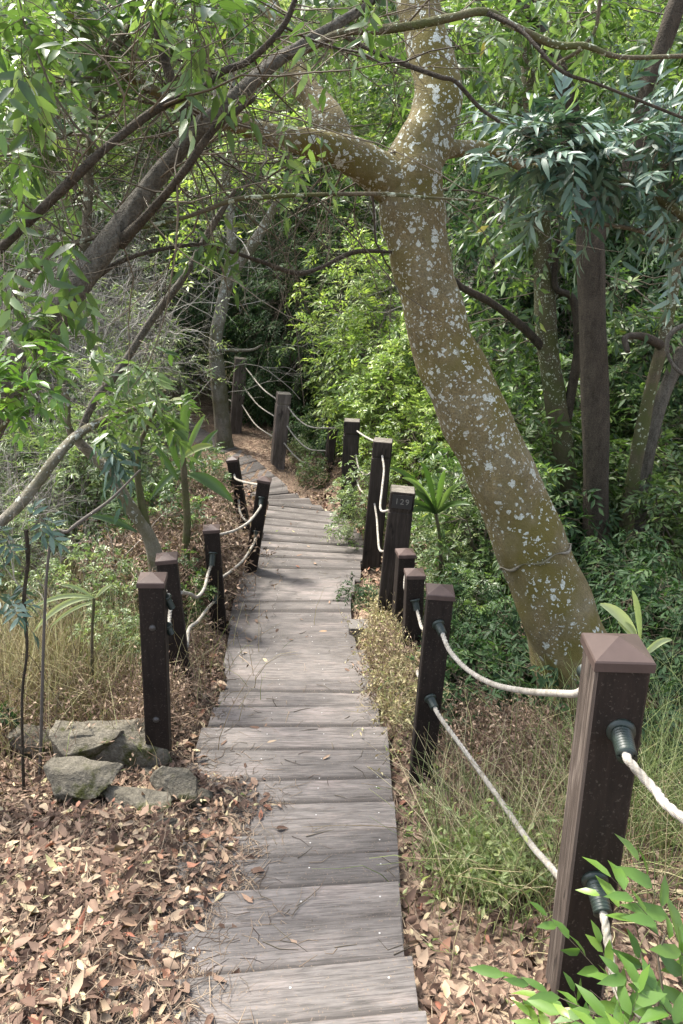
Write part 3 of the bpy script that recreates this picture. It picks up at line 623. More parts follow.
# ------------------------------------------------------------------ litter
def driftx(y): return np.interp(y,[0,1.1,1.4,1.8,2.1,2.6,2.9,3.05,3.3,3.5],[-.45,-.45,-.47,-.50,-.42,-.39,-.41,-.50,-.76,-.9])+.05*np.sin(y*9)+.03*np.sin(y*27)
def scatter_ground(n, f, zoff=.004, deck=False):
    x,y=f(n); z=gh(x,y); 
    dz=deckz(x,y); z=np.where(np.isnan(dz),z,np.maximum(z,dz))
    return np.stack([x,y,z+zoff],1), ~np.isnan(dz)&(dz>gh(x,y))
def litter(n,f,L0,L1,name,label,dens=1.0,keep_deck=0.0,layers=.05):
    A=Acc(); p,ondeck=scatter_ground(n,f); k=(~ondeck)|(rng.random(n)<keep_deck)|((p[:,0]<driftx(p[:,1])+rng.normal(0,.03,n))&(p[:,1]<3.6)&(rng.random(n)<.62)); p=p[k]; ond=ondeck[k]&(p[:,0]>-.5); N=len(p)
    p[:,2]+=rng.random(N)**2*np.where(ond,.006,layers)
    a=rng.uniform(0,2*math.pi,N); d=np.stack([np.cos(a),np.sin(a),rng.normal(0,.18,N)*np.where(ond,.4,1)],1); up=np.stack([rng.normal(0,.32,N),rng.normal(0,.32,N),np.ones(N)],1)
    up[ond,:2]*=.3
    L=rng.uniform(L0,L1,N); r=rng.random(N)
    # colour drifts in patches as real litter does
    leaves(A,p,d,up,L,L*rng.uniform(.26,.62,N),True,rng.normal(.1,.4,N),rng.normal(.3,.6,N),rnd=r,wav=.06)
    return tag(A.obj(name,M['litter']),label,'leaf litter',kind='stuff')
def fx_left(n): 
    y=1.1+rng.random(n)**1.25*3.6; return rng.uniform(-2.9,-.2,n),y
def fx_right(n):
    y=1.2+rng.random(n)**1.2*4.2; return rng.uniform(.1,2.2,n),y
def fx_far(n): return rng.uniform(-4.0,3.2,n), rng.uniform(4.3,9.5,n)
litter(15000,fx_left,.025,.07,'leaf_litter','deep drift of curled pink brown fallen leaves left of the stairs')
litter(26000,fx_left,.012,.045,'leaf_litter','small broken leaf fragments between the larger fallen leaves on the left')
litter(12000,fx_right,.025,.062,'leaf_litter','brown fallen leaves under the grass right of the stairs')
litter(16000,fx_far,.05,.09,'leaf_litter','pale fallen leaves farther down both sides of the stairs')
def fx_deck(n): return rng.uniform(-.8,.4,n), rng.uniform(1.2,9,n)
A=Acc(); p,od=scatter_ground(300,fx_deck,.003); bxx=np.interp(p[:,1],[0,3,3.4,9],[-.38,-.38,-.8,-.8]); k=od&(rng.random(300)<np.exp(-(p[:,0]-bxx)/.22)*1.0+.10); p=p[k]; N=len(p)
a=rng.uniform(0,6.28,N); L=rng.uniform(.03,.075,N)
leaves(A,p,np.stack([np.cos(a),np.sin(a),0*a+.05],1),np.stack([rng.normal(0,.15,N),rng.normal(0,.15,N),np.ones(N)],1),L,L*.36,True,rng.normal(0,.15,N),rng.normal(.3,.3,N),wav=.02)
tag(A.obj('loose_leaves',M['litter']),'scattered dry leaves lying loose on the treads','leaf litter',kind='stuff')
# needles and twigs
def needles(n,f,L0,L1,r,name,label,deckp,mt='needles',zl=.03):
    A=Acc(); p,od=scatter_ground(n,f,.004); k=(~od)|(rng.random(n)<deckp)|((p[:,0]<driftx(p[:,1])+rng.normal(0,.05,n))&(p[:,1]<3.6)); p=p[k]; od=od[k]; N=len(p); p[:,2]+=np.where(od,.002,rng.random(N)*zl)
    a=rng.uniform(0,6.28,N); L=rng.uniform(L0,L1,N); b=a+rng.normal(0,.5,N)
    d1=np.stack([np.cos(a),np.sin(a),rng.normal(0,.12,N)*~od],1); d2=np.stack([np.cos(b),np.sin(b),rng.normal(0,.15,N)*~od],1)
    PT=np.stack([p,p+d1*L[:,None]*.5,p+d1*L[:,None]*.5+d2*L[:,None]*.5],1); R=np.tile(np.array([1,.9,.5])*r,(N,1))*rng.uniform(.6,1.5,(N,1))
    twigs(A,PT,R,4); return tag(A.obj(name,M[mt]),label,'twigs',kind='stuff')
def fx_b(n): y=1.2+rng.random(n)**1.3*3.0; x=np.interp(y,[0,3,3.4,5],[-.4,-.36,-.8,-.8])+rng.normal(-.12,.16,n); return x,y
needles(20000,fx_left,.03,.13,.0013,'dry_needles','tangle of thin dry needles and stalks over the leaves left of the stairs',.02)
needles(3500,fx_b,.03,.11,.0011,'dry_needles','dry needles gathered where the leaves lap over the treads',.30,zl=.02)
needles(5000,fx_right,.04,.16,.0012,'dry_needles','dry stalks lying in the strip right of the stairs',.01)
needles(330,fx_deck,.02,.13,.0016,'fallen_twigs','short dark twigs lying across the treads',.8,'browntwig')
needles(4500,fx_far,.06,.25,.002,'fallen_twigs','dead sticks lying on the slope farther down',.0,'needles')

# ------------------------------------------------------------------ vegetation tools
def pxpath(lst):
    """list of (px,py,F,width_px) -> (n,4) xyz + radius"""
    o=[]
    for px,py,F,w in lst:
        p=P(px,py,F); v=(512-py)/FPX; dep=F/(v*SP+CP); o.append([*p,w*.5*dep/FPX])
    return np.array(o)
def limb(lst, name, m, parent, n=60, k=14, rough=.05, seed=0, world=False, root=None):
    q=np.array(lst,float) if world else pxpath(lst)
    if root is not None: q=np.vstack([[*atF(root[0],root[1],-.15),root[2]*.5*root[1]/700],q])   # carry the stem down into the soil
    s=spline(q,n); r=np.random.default_rng(seed+len(lst))
    ph=r.uniform(0,6,8)
    def prof(rad,th,pts):
        t=np.linspace(0,1,len(rad))[:,None]*n*.12
        return rad[:,None]*(1+rough*np.sin(2*th[None]+ph[0]+t)+rough*.8*np.sin(3*th[None]+ph[1]-t*1.7)+rough*.7*np.sin(5*th[None]+ph[2]+t*2.3)+rough*.8*np.sin(t*3+ph[3]))
    A=Acc(); tube(A,s[:,:3],np.maximum(s[:,3],.0015),k,prof=prof); A.obj(name,m,parent); return s
def bez_twigs(At, a, b, r0, r1, sag=.1, m=6, k=4):
    """curved connecting twigs from a (N,3) to b (N,3)"""
    N=len(a)
    if N==0: return
    L=np.linalg.norm(b-a,axis=1,keepdims=True); t=np.linspace(0,1,m)[None,:,None]
    off=rng.standard_normal((N,1,3))*L[:,None]*sag; off[:,:,2]+= .0
    w=rng.standard_normal((N,m,3))*L[:,None]*.018; w[:,0]=0
    PT=a[:,None]*(1-t)+b[:,None]*t+off*(4*t*(1-t))+w
    R=(r0[:,None]*(1-t[...,0])+r1[:,None]*t[...,0]) if np.ndim(r0) else np.broadcast_to((r0*(1-t[...,0])+r1*t[...,0]),(N,m)).copy()
    twigs(At,PT,R,k)
def sprays(Al, At, root, d, length, m, L, W, droop=.25, ang=.9, hi=False, twr=.0015, curl=.2, flat=.35, terminal=True, t0=.15, jit=.15, wav=.01, drop=0.0):
    """N leafy shoots: curved rachis with m leaves set alternately either side"""
    N=len(root)
    if N==0: return
    length=np.broadcast_to(length,(N,)); d=nrm(d); g=np.array([0,0,-1.])
    def at(t): return root[:,None]+d[:,None]*(length[:,None]*t)[...,None]+g*(droop*length[:,None]*t**2)[...,None]
    tt=np.broadcast_to(np.linspace(0,1,4)[None],(N,4)); PT=at(tt)
    if At is not None: twigs(At,PT,np.tile(np.array([1,.8,.6,.35])*twr,(N,1)),3)
    t=np.linspace(t0,1,m)[None]+rng.normal(0,.02,(N,m)); t=np.clip(t,0,1); p=at(t)
    tan=nrm(d[:,None]*np.ones((1,m,1))+g*(2*droop*t)[...,None])
    up=nrm(np.array([0,0,1.])[None,None]+rng.normal(0,flat,(N,1,3))+rng.normal(0,flat*.5,(N,m,3))); side=nrm(np.cross(tan,up)); sg=np.where(np.arange(m)%2==0,1,-1)[None,:,None]
    a=ang*np.ones((N,m,1)); 
    if terminal: a[:,-1]=.1
    a=a*(1.15-.45*t[...,None])+rng.normal(0,jit,(N,m,1))
    ld=nrm(tan*np.cos(a)+side*sg*np.sin(a)+rng.normal(0,.12,(N,m,3)))
    nn=nrm(np.cross(side,tan)+rng.normal(0,.25,(N,m,3)))
    LL=L*rng.uniform(.72,1.15,(N,m))*(1-.25*np.abs(t-.5)); sh=rng.random((N,1))
    rnd=np.clip(.55*sh+.45*rng.random((N,m)),0,1)
    keep=(rng.random((N,m))>drop).ravel()
    leaves(Al,p.reshape(-1,3)[keep],ld.reshape(-1,3)[keep],nn.reshape(-1,3)[keep],LL.ravel()[keep],(W/L)*LL.ravel()[keep],hi,curl*rng.uniform(0,1.8,N*m)[keep],rng.uniform(.05,.5,N*m)[keep],rnd=rnd.ravel()[keep],wav=wav)
def clumps(Al, At, C, skel, ns, slen, m, L, W, rb=.006, zb=.2, out=None, spread=.15, **k):
    """leafy clumps at C (n,3): a twig from the nearest skeleton point, then ns shoots around"""
    C=np.asarray(C)
    if skel is not None:
        dd=np.linalg.norm(C[:,None]-skel[None,:,:3],axis=2)+rng.random((len(C),len(skel)))*.15; j=dd.argmin(1); bez_twigs(At,skel[j,:3],C,rb,rb*.35,.12,8,4)
    n=len(C); root=np.repeat(C,ns,0)+rng.normal(0,spread,(n*ns,3))*.5; d=rdir(n*ns,zb)
    if out is not None: d=nrm(d+.8*np.repeat(nrm(C-out),ns,0))
    bez_twigs(At,np.repeat(C,ns,0),root,rb*.35,rb*.2,.1,4,3)
    sprays(Al,At,root,d,slen*rng.uniform(.6,1.3,n*ns),m,L,W,**k)
def pblobs(bl):
    out=[]
    for px,py,rx,ry,F,rF,n in bl:
        q=rng.standard_normal((n,3)); q=q/np.linalg.norm(q,axis=1,keepdims=True)*rng.random((n,1))**.4
        for a in q: out.append(P(px+a[0]*rx,py+a[1]*ry,F+a[2]*rF))
    return np.array(out)
def bare(At, start, d, L, r, n=3, depth=2, wig=.25, zb=.1):
    """recursive bare branching"""
    m=8; p=[np.array(start)]; dd=nrm(np.array(d,float))
    for i in range(m-1):
        dd=nrm(dd+rng.normal(0,wig,3)*.5+[0,0,zb*.1]); p.append(p[-1]+dd*L/(m-1))
    p=np.array(p); R=r*np.linspace(1,.35,m); twigs(At,p[None],R[None],5 if r>.006 else 3)
    if depth>0:
        for i in range(n):
            j=random.randint(2,m-2); bare(At,p[j],nrm(nrm(p[j]-p[j-1])+rng.normal(0,.6,3)),L*random.uniform(.35,.65),R[j]*.6,n,depth-1,wig,zb)
    return p

# ------------------------------------------------------------------ the big lichen covered tree
bt=empty('lichen_tree',atF(590,4.05),'large leaning tree with mottled white lichen on olive bark beside the stairs','tree')
def fix_children():
    """tree parts were laid out in world space: move them under their base point"""
    for e in [o for o in COL.objects if o.type=='EMPTY' and o.get('ws')]:
        off=Vector(e.location)
        for ch in e.children: ch.data.transform(Matrix.Translation(-off))
        del e['ws']
def wtree(name,base,label,cat='tree',group=None):
    e=empty(name,base,label,cat,group); e['ws']=1; return e

bt['ws']=1
mb=M['bark_lichen']
tr=limb([(614,770,3.95,150),(594,722,4.0,116),(578,668,4.1,88),(560,620,4.15,76),(537,560,4.2,70),(514,505,4.25,68),(488,445,4.3,69),(462,390,4.35,66),(443,345,4.4,62),(429,295,4.45,60),(418,245,4.5,60),(411,200,4.55,64),(414,165,4.6,60),(430,130,4.65,50),(438,95,4.7,47),(428,45,4.8,44),(418,5,4.9,42),(408,-50,5.0,40),(395,-130,5.1,36)],'trunk',mb,bt,n=300,k=48,rough=.026)
s1=limb([(412,215,4.57,30),(398,188,4.55,46),(372,168,4.5,42),(343,153,4.4,33),(310,143,4.3,27),(275,136,4.2,22),(240,125,4.1,18),(210,117,4.0,15),(170,100,3.9,12),(120,70,3.8,9)],'limb',mb,bt,n=120,k=24,rough=.03)
s2=limb([(352,160,4.45,24),(335,130,4.5,31),(318,105,4.6,28),(300,80,4.7,26),(285,50,4.8,24),(270,10,4.9,20),(255,-50,5.0,16)],'limb',mb,bt,n=70,k=20)
s3=limb([(435,150,4.65,22),(462,148,4.8,16),(495,152,5.0,14),(530,168,5.2,10),(560,160,5.3,7)],'limb',mb,bt,n=50,k=12)
s4=limb([(440,100,4.7,18),(452,140,4.5,7),(400,98,4.6,12),(385,70,4.6,8)],'limb',mb,bt,n=30,k=10) if False else None
s5=limb([(402,175,4.6,16),(388,160,4.75,12),(368,158,4.9,8),(345,168,5.1,6)],'limb',mb,bt,n=30,k=10)
Al=Acc();At=Acc()
sk=np.vstack([tr[150:],s1[40:],s2])
C=pblobs([(300,0,120,25,5.0,.4,9),(390,-30,80,30,5.2,.4,6),(190,30,60,30,4.6,.4,5),(480,30,40,50,5.4,.4,7)])
clumps(Al,At,C,sk,4,.26,9,.11,.034,rb=.006,hi=True,droop=.5,zb=-.2,curl=.25)
for i in range(60):
    s=s1[random.randrange(30,119)] if i%3 else s5[random.randrange(10,29)]; bare(At,s[:3],[random.uniform(-1,.8),random.uniform(-.6,.8),random.uniform(-1,.2)],random.uniform(.5,1.5),random.uniform(.003,.008),3,2,.4)
At.obj('twigs',M['browntwig'],bt); Al.obj('crown',M['mid'],bt)
# scar ring on the trunk (old wound / wrapped seam)
A=Acc(); j=int(np.argmin(np.abs(tr[:,2]-P(530,556,4.2)[2]))); 
ax=nrm(tr[j+3,:3]-tr[j-3,:3]); u=nrm(np.cross(ax,[0,1,0])); w=np.cross(ax,u)
th=np.linspace(-1.2,4.3,60); rr=tr[j,3]*1.035; pts=tr[j,:3]+rr*(np.cos(th)[:,None]*u+np.sin(th)[:,None]*w)+ax*(.03*np.sin(th*1.3)+.012*np.sin(th*7))[:,None]
tube(A,pts,.007+.004*np.sin(np.linspace(0,40,60)),6); A.obj('bark_seam',M['bark_grey'],bt)

# ------------------------------------------------------------------ dark leaning tree on the left
dt=wtree('leaning_tree',atF(-110,3.0),'dark rough barked leaning tree crossing the upper left corner')
db=M['bark_dark']
a1=limb([(-110,600,3.0,52),(-50,485,3.05,44),(5,392,3.1,36),(50,322,3.15,29),(100,255,3.2,23),(135,205,3.25,20),(165,167,3.3,18),(195,133,3.3,17),(220,110,3.3,15),(270,66,3.4,14),(300,47,3.45,12),(341,22,3.5,10),(372,0,3.6,8),(410,-40,3.7,6)],'trunk',db,dt,root=(-160,2.95,64),n=160,k=22,rough=.07)
a2=limb([(120,243,3.22,13),(150,212,3.1,9),(185,170,3.0,8),(215,128,3.0,7),(255,98,3.0,5)],'branch',M['bark_brown'],dt,n=60,k=9)
a3=limb([(-48,470,3.04,14),(-62,370,2.95,12),(-30,275,2.9,11),(2,247,2.9,10),(30,220,2.9,9),(75,177,2.92,9),(110,145,2.95,8),(160,107,3.0,8),(200,90,3.0,7),(222,72,3.05,7),(250,60,3.1,7),(282,28,3.1,6),(297,-5,3.1,5)],'branch',M['bark_brown'],dt,n=90,k=10)
a4=limb([(190,150,3.32,13),(187,118,3.3,11),(176,90,3.3,10),(165,60,3.3,9),(152,10,3.3,8),(150,-30,3.3,7)],'branch',M['bark_brown'],dt,n=60,k=10)
a5=limb([(300,52,3.46,9),(341,33,3.4,8),(380,30,3.35,8),(416,25,3.3,8),(450,18,3.3,8),(486,12,3.3,8),(516,27,3.3,7),(556,45,3.3,7),(586,46,3.3,6),(621,57,3.3,5),(690,56,3.3,4)],'branch',M['bark_moss'],dt,n=110,k=9)
a6=limb([(345,36,3.5,5),(370,50,3.4,4),(406,65,3.35,5),(440,77,3.3,5),(456,82,3.3,4),(480,108,3.3,4),(500,122,3.3,3)],'branch',M['bark_brown'],dt,n=70,k=7)
a7=limb([(-2,400,3.1,9),(-12,360,3.1,7),(5,315,3.1,6),(60,250,3.2,5),(180,219,3.3,4),(233,200,3.3,5),(270,197,3.3,5),(303,195,3.3,4),(377,194,3.35,4),(420,197,3.4,3),(480,201,3.4,2)],'branch',M['bark_moss'],dt,n=90,k=7)
a8=limb([(60,310,3.15,7),(120,262,3.3,5),(190,245,3.6,4),(225,250,3.8,4),(262,262,4.0,4),(296,273,4.2,5),(320,268,4.3,4),(355,252,4.4,5),(392,252,4.4,3)],'branch',M['bark_brown'],dt,n=90,k=7)
a9=limb([(486,12,3.3,6),(520,30,3.2,4),(560,70,3.1,4),(600,85,3.1,3),(683,118,3.1,3)],'branch',M['bark_brown'],dt,n=60,k=6)
a10=limb([(600,0,3.4,4),(595,30,3.4,4),(580,50,3.4,5),(560,62,3.4,4),(548,75,3.3,3)],'branch',M['bark_moss'],dt,n=40,k=6)
Al=Acc();At=Acc()
sk=np.vstack([a1[60:],a2,a3,a4,a5[:50],a7[:50]])
for i in range(80):
    s=sk[random.randrange(len(sk))]; bare(At,s[:3],[random.uniform(-.6,1),random.uniform(-.5,.9),random.uniform(-.7,.7)],random.uniform(.35,1.0),random.uniform(.0025,.006),3,2,.35)
C=pblobs([(60,20,75,40,3.7,.4,10),(150,30,60,35,3.9,.3,7),(240,12,60,18,3.9,.3,5),(330,-8,60,14,3.8,.3,4),(35,110,50,45,3.4,.4,7),(110,60,50,40,3.7,.3,5),(20,25,40,40,2.9,.2,5),(185,10,50,25,3.1,.2,5)])
clumps(Al,At,C,sk,4,.18,7,.095,.036,rb=.0035,hi=True,droop=.3,zb=.1,curl=.2,spread=.10)
C=pblobs([(215,245,30,10,3.4,.2,2),(345,5,40,15,3.0,.2,2),(300,115,30,30,3.3,.2,2),(25,320,30,60,2.9,.2,5),(560,20,80,30,3.5,.2,5)])
clumps(Al,At,C,np.vstack([a1,a2,a3,a4,a5,a6,a7,a8,a9,a10]),3,.15,7,.085,.026,rb=.003,hi=True,droop=.6,zb=-.4,curl=.25,spread=.08)
At.obj('twigs',M['browntwig'],dt); Al.obj('crown',M['mid'],dt)
Al=Acc();At=Acc()   # grey blue drooping leaves hanging on the same tree
C=pblobs([(20,70,22,16,2.7,.1,2),(15,170,16,40,2.7,.15,2),(55,255,18,20,2.8,.12,2),(195,55,22,24,2.9,.1,3),(240,88,6,8,2.9,.1,1),(88,285,12,12,2.8,.1,2),(8,290,10,50,2.8,.1,2),(300,165,10,6,3.6,.1,1)])
clumps(Al,At,C,sk,2,.11,6,.10,.034,rb=.003,hi=True,droop=1.1,zb=-1.0,curl=.35,spread=.05)
Al.obj('drooping_leaves',M['mid'],dt)
At.obj('twigs',M['browntwig'],dt)

# upright dark stem behind, upper left
ut=dt
u1=limb([(72,292,3.2,9),(84,250,3.3,10),(88,200,3.5,9),(90,145,3.6,9),(95,90,3.7,9),(108,55,3.8,9),(130,28,3.9,9),(150,-20,4.0,8)],'branch',M['bark_moss'],ut,n=80,k=12)
Al=Acc();At=Acc(); clumps(Al,At,pblobs([(90,50,110,60,4.6,.5,12),(40,180,50,70,4.4,.4,4)]),u1,4,.22,7,.12,.046,rb=.006,hi=False,droop=.4,zb=0)
for i in range(30): s=u1[random.randrange(10,75)]; bare(At,s[:3],[random.uniform(-1,1),random.uniform(-1,.3),random.uniform(-.5,.6)],random.uniform(.25,.7),.0035,3,2,.35)
At.obj('twigs',M['browntwig'],ut); Al.obj('crown',M['mid'],ut)

# ------------------------------------------------------------------ dark trunks on the right
rt=wtree('forest_tree',atF(597,6.6),'straight dark brown trunk right of the lichen tree, splitting near the top')
r2=limb([(600,640,6.6,30),(597,560,6.6,27),(596,470,6.6,27),(594,380,6.6,27),(592,300,6.6,26),(590,240,6.6,25),(585,190,6.6,23),(580,150,6.7,20),(572,118,6.8,18),(561,75,6.8,17),(541,41,6.9,16),(524,0,7.0,15),(505,-40,7,14)],'trunk',M['bark_brown'],rt,root=(604,6.6,34),n=120,k=18,rough=.05)
r3=limb([(592,250,6.6,16),(608,215,6.6,17),(632,160,6.5,18),(648,90,6.5,19),(664,42,6.5,18),(680,-5,6.5,17),(700,-60,6.5,15)],'branch',M['bark_brown'],rt,n=70,k=14)
r3b=limb([(640,150,6.5,8),(665,135,6.6,7),(700,115,6.6,6)],'branch',M['bark_brown'],rt,n=30,k=8)
Al=Acc();At=Acc()
clumps(Al,At,pblobs([(560,20,120,60,7.0,.8,30),(650,60,60,60,7.0,.8,18),(640,330,50,60,7.4,.6,10),(500,70,50,60,7.2,.5,8)]),np.vstack([r2[50:],r3]),4,.3,8,.13,.045,rb=.006,droop=.4)
At.obj('twigs',M['browntwig'],rt); Al.obj('crown',M['mid'],rt)

r4=wtree('forest_tree',atF(568,7.3),'grey brown trunk with a side fork between the lichen tree and the straight dark trunk')
x4=limb([(572,620,7.3,22),(569,530,7.3,21),(565,460,7.3,21),(556,400,7.3,21),(547,345,7.3,20),(544,280,7.3,20),(541,210,7.3,18),(536,150,7.3,16),(528,80,7.4,14),(520,0,7.5,12)],'trunk',M['bark_moss'],r4,root=(574,7.3,26),n=100,k=16,rough=.05)
x5=limb([(563,450,7.3,10),(570,400,7.25,9),(578,350,7.2,9),(573,300,7.2,8),(555,285,7.2,6),(560,230,7.2,6)],'branch',M['bark_brown'],r4,n=60,k=9)
x6=limb([(545,350,7.3,9),(520,325,7.1,8),(490,302,6.9,8),(460,286,6.7,7),(445,270,6.6,6)],'branch',M['bark_brown'],r4,n=60,k=9)
Al=Acc();At=Acc()
clumps(Al,At,pblobs([(520,230,60,60,7.6,.6,20),(500,330,60,50,7.6,.6,14),(490,120,50,60,7.6,.6,12)]),np.vstack([x4[30:],x5,x6]),4,.3,8,.14,.05,rb=.006,droop=.6,zb=-.2)
At.obj('twigs',M['browntwig'],r4); Al.obj('crown',M['mid'],r4)

r5=wtree('forest_tree',atF(618,6.9),'twin stemmed dark tree at the right edge leaning outward')
x7=limb([(612,640,6.8,15),(622,560,6.8,14),(630,500,6.8,15),(638,450,6.8,13),(648,400,6.8,12),(661,350,6.8,11),(674,290,6.8,10),(683,230,6.8,9),(700,150,6.8,8)],'trunk',M['bark_moss'],r5,root=(606,6.8,20),n=90,k=12,rough=.06)
x8=limb([(634,560,6.95,13),(640,500,6.95,14),(648,450,6.95,15),(660,405,6.95,15),(676,365,6.95,14),(700,320,6.95,14),(740,250,6.95,12)],'trunk',M['bark_dark'],r5,root=(628,6.95,16),n=70,k=12,rough=.06)
x9=limb([(668,350,6.9,10),(655,342,6.7,9),(640,336,6.6,8),(625,338,6.5,6),(628,352,6.4,5)],'branch',M['bark_brown'],r5,n=40,k=9)
x10=limb([(720,340,6.2,5),(690,325,6.2,5),(670,335,6.2,5),(668,355,6.2,4),(680,372,6.2,4),(705,380,6.2,4)],'branch',M['bark_dark'],r5,n=40,k=7)
Al=Acc();At=Acc()
clumps(Al,At,pblobs([(660,330,50,90,7.4,.6,22),(640,500,50,40,7.6,.6,12)]),np.vstack([x7[30:],x8[30:]]),4,.3,8,.12,.045,rb=.006,droop=.5)
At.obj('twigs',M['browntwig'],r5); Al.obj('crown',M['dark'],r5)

# blue green sprays, right
bs=wtree('bluegreen_tree',atF(720,4.4),'small tree spreading large glossy blue green leaf sprays across the right side')
b1=limb([(790,600,4.4,16),(760,420,4.4,14),(735,310,4.3,12),(705,240,4.2,9),(660,200,4.1,7),(620,180,4.0,6),(580,170,4.0,5),(545,160,4.0,4)],'trunk',M['bark_moss'],bs,root=(800,4.4,20),n=70,k=9)
b2=limb([(735,310,4.3,9),(690,260,4.2,7),(650,235,4.1,5),(610,225,4.0,4),(575,225,4.0,3)],'branch',M['bark_moss'],bs,n=50,k=8)
Al=Acc();At=Acc()
C=pblobs([(545,130,35,18,4.0,.2,8),(525,155,22,14,4.0,.15,4),(580,148,42,24,4.0,.25,10),(640,130,45,30,4.2,.25,8),(668,180,24,22,4.0,.2,5),(610,180,40,20,4.1,.2,5),(670,150,30,30,4.1,.2,5)])
clumps(Al,At,C,np.vstack([b1[20:],b2]),3,.30,13,.115,.030,rb=.004,hi=True,droop=.25,zb=.2,curl=.3,spread=.08,ang=.75)
C=pblobs([(560,215,35,12,4.1,.2,2),(640,225,20,20,4.2,.2,2),(678,225,14,25,4.0,.2,2)])
clumps(Al,At,C,np.vstack([b1[20:],b2]),2,.16,9,.12,.030,rb=.004,hi=True,droop=1.1,zb=-1.0,curl=.4,spread=.08)
At.obj('twigs',M['browntwig'],bs); Al.obj('crown',M['blue'],bs)

# shrub tree in the left middle ground, forked
st=wtree('forked_shrub',atF(158,5.0),'lichen flecked forked shrub stem behind the left posts with long feather leaves')
f1=limb([(160,585,5.0,20),(150,540,5.0,15),(130,507,4.95,13),(109,472,4.9,11),(92,455,4.9,10),(77,440,4.85,9),(68,425,4.8,7),(66,400,4.8,8),(62,385,4.8,6)],'trunk',M['bark_grey'],st,root=(168,5.0,24),n=70,k=14)
f2=limb([(-60,575,4.0,13),(0,523,4.2,12),(21,503,4.3,12),(38,482,4.4,11),(53,461,4.5,10),(75,437,4.7,9),(98,423,4.85,8),(130,410,4.9,5),(160,400,4.9,3)],'branch',M['bark_grey'],st,root=(-90,3.9,17),n=80,k=12)
f3=limb([(156,555,5.0,11),(145,520,5.0,8),(138,480,5.0,7),(138,450,5.0,6),(148,425,5.0,4),(165,390,4.9,3)],'branch',M['bark_moss'],st,n=60,k=10)
f4=limb([(77,440,4.85,7),(95,400,4.85,7),(118,372,4.85,8),(150,322,4.9,8),(185,275,4.9,7),(210,230,5.0,7),(235,190,5.0,4)],'branch',M['bark_dark'],st,n=60,k=9)
Al=Acc();At=Acc()
C=pblobs([(150,365,22,10,4.4,.1,3),(145,400,28,18,4.5,.2,4),(180,405,16,12,4.6,.2,2),(110,375,24,16,4.5,.15,2),(120,420,20,16,4.6,.15,2)])
clumps(Al,At,C,np.vstack([f3,f2[50:],f4]),2,.22,10,.115,.036,rb=.003,hi=True,droop=.6,zb=-.2,curl=.2,spread=.06,ang=1.0,flat=.2)
C=pblobs([(112,445,14,14,4.5,.1,3)]); A2=Acc(); clumps(A2,At,C,np.vstack([f1]),3,.14,7,.13,.035,rb=.003,hi=True,droop=1.2,zb=-1,curl=.3,spread=.05)
A2.obj('drooping_leaves',M['blue'],st)
At.obj('twigs',M['browntwig'],st); Al.obj('crown',M['mid'],st)

# leafy twig ends entering at the left edge
le=wtree('edge_sapling',atF(-60,2.5),'sapling twigs with bright oval leaves reaching in at the left edge')
g1=limb([(-120,640,2.4,9),(-60,520,2.45,8),(-20,450,2.5,6),(8,420,2.5,4),(25,385,2.5,3)],'trunk',M['bark_moss'],le,root=(-140,2.4,11),n=40,k=8)
Al=Acc();At=Acc()
clumps(Al,At,pblobs([(15,395,35,30,2.5,.15,10),(35,360,25,15,2.6,.1,3),(5,350,15,20,2.5,.1,2)]),g1,3,.11,6,.062,.026,rb=.0025,hi=True,droop=.3,zb=.1,spread=.05)
At.obj('twigs',M['browntwig'],le); Al.obj('crown',M['fresh'],le)
A2=Acc();At=Acc()
lf=wtree('edge_shrub',atF(5,3.0),'thin stemmed shrub with blue green leaf whorls at the left edge above the leaves')
g2=limb([(22,705,2.9,3),(27,650,2.9,3),(24,600,2.9,4),(28,560,2.9,4),(26,530,2.9,4)],'stem',M['bark_brown'],lf,root=(20,2.95,4),n=40,k=8)
g3=limb([(48,560,3.2,3),(70,530,3.2,4),(110,500,3.3,3),(140,470,3.3,2)],'stem',M['deadtwig'],lf,root=(35,3.1,4),n=30,k=6)
clumps(A2,At,pblobs([(35,525,22,12,2.9,.1,4),(12,600,18,30,2.9,.1,5),(10,545,14,20,2.9,.1,2)]),g2,2,.10,6,.075,.022,rb=.002,hi=True,droop=.4,zb=.0,spread=.04)
At.obj('twigs',M['browntwig'],lf); A2.obj('foliage',M['blue'],lf)
e=wtree('dead_bush',atF(40,3.6),'leafless brown bush of upright thin stems in the left foreground grass','bush'); At=Acc()
for i in range(9): bare(At,atF(random.uniform(5,90),random.uniform(3.3,3.9)),[random.uniform(-.35,.35),random.uniform(-.3,.3),1],random.uniform(.35,.75),.004,4,2,.3)
At.obj('stems',M['browntwig'],e)
e=wtree('dead_bush',atF(70,5.2),'leafless pale stick bush leaning in the straw grass behind','bush'); At=Acc()
for i in range(14): bare(At,atF(random.uniform(10,130),random.uniform(4.6,6.2)),[random.uniform(-.7,.7),random.uniform(-.4,.4),1],random.uniform(.7,1.5),.006,4,2,.25)
At.obj('stems',M['deadtwig'],e)
e=wtree('seedling',onD(10,705,2.55),'small dark green seedling growing in the leaves at the left edge','plant'); Al=Acc();At=Acc()
c=onD(8,735,2.55); clumps(Al,At,c[None]+rng.normal(0,.035,(5,3))*[1,1,.5]+[0,0,.14],c[None],4,.03,5,.055,.024,rb=.003,hi=True,zb=.6,spread=.03)
At.obj('stem',M['browntwig'],e); Al.obj('foliage',M['dark'],e)

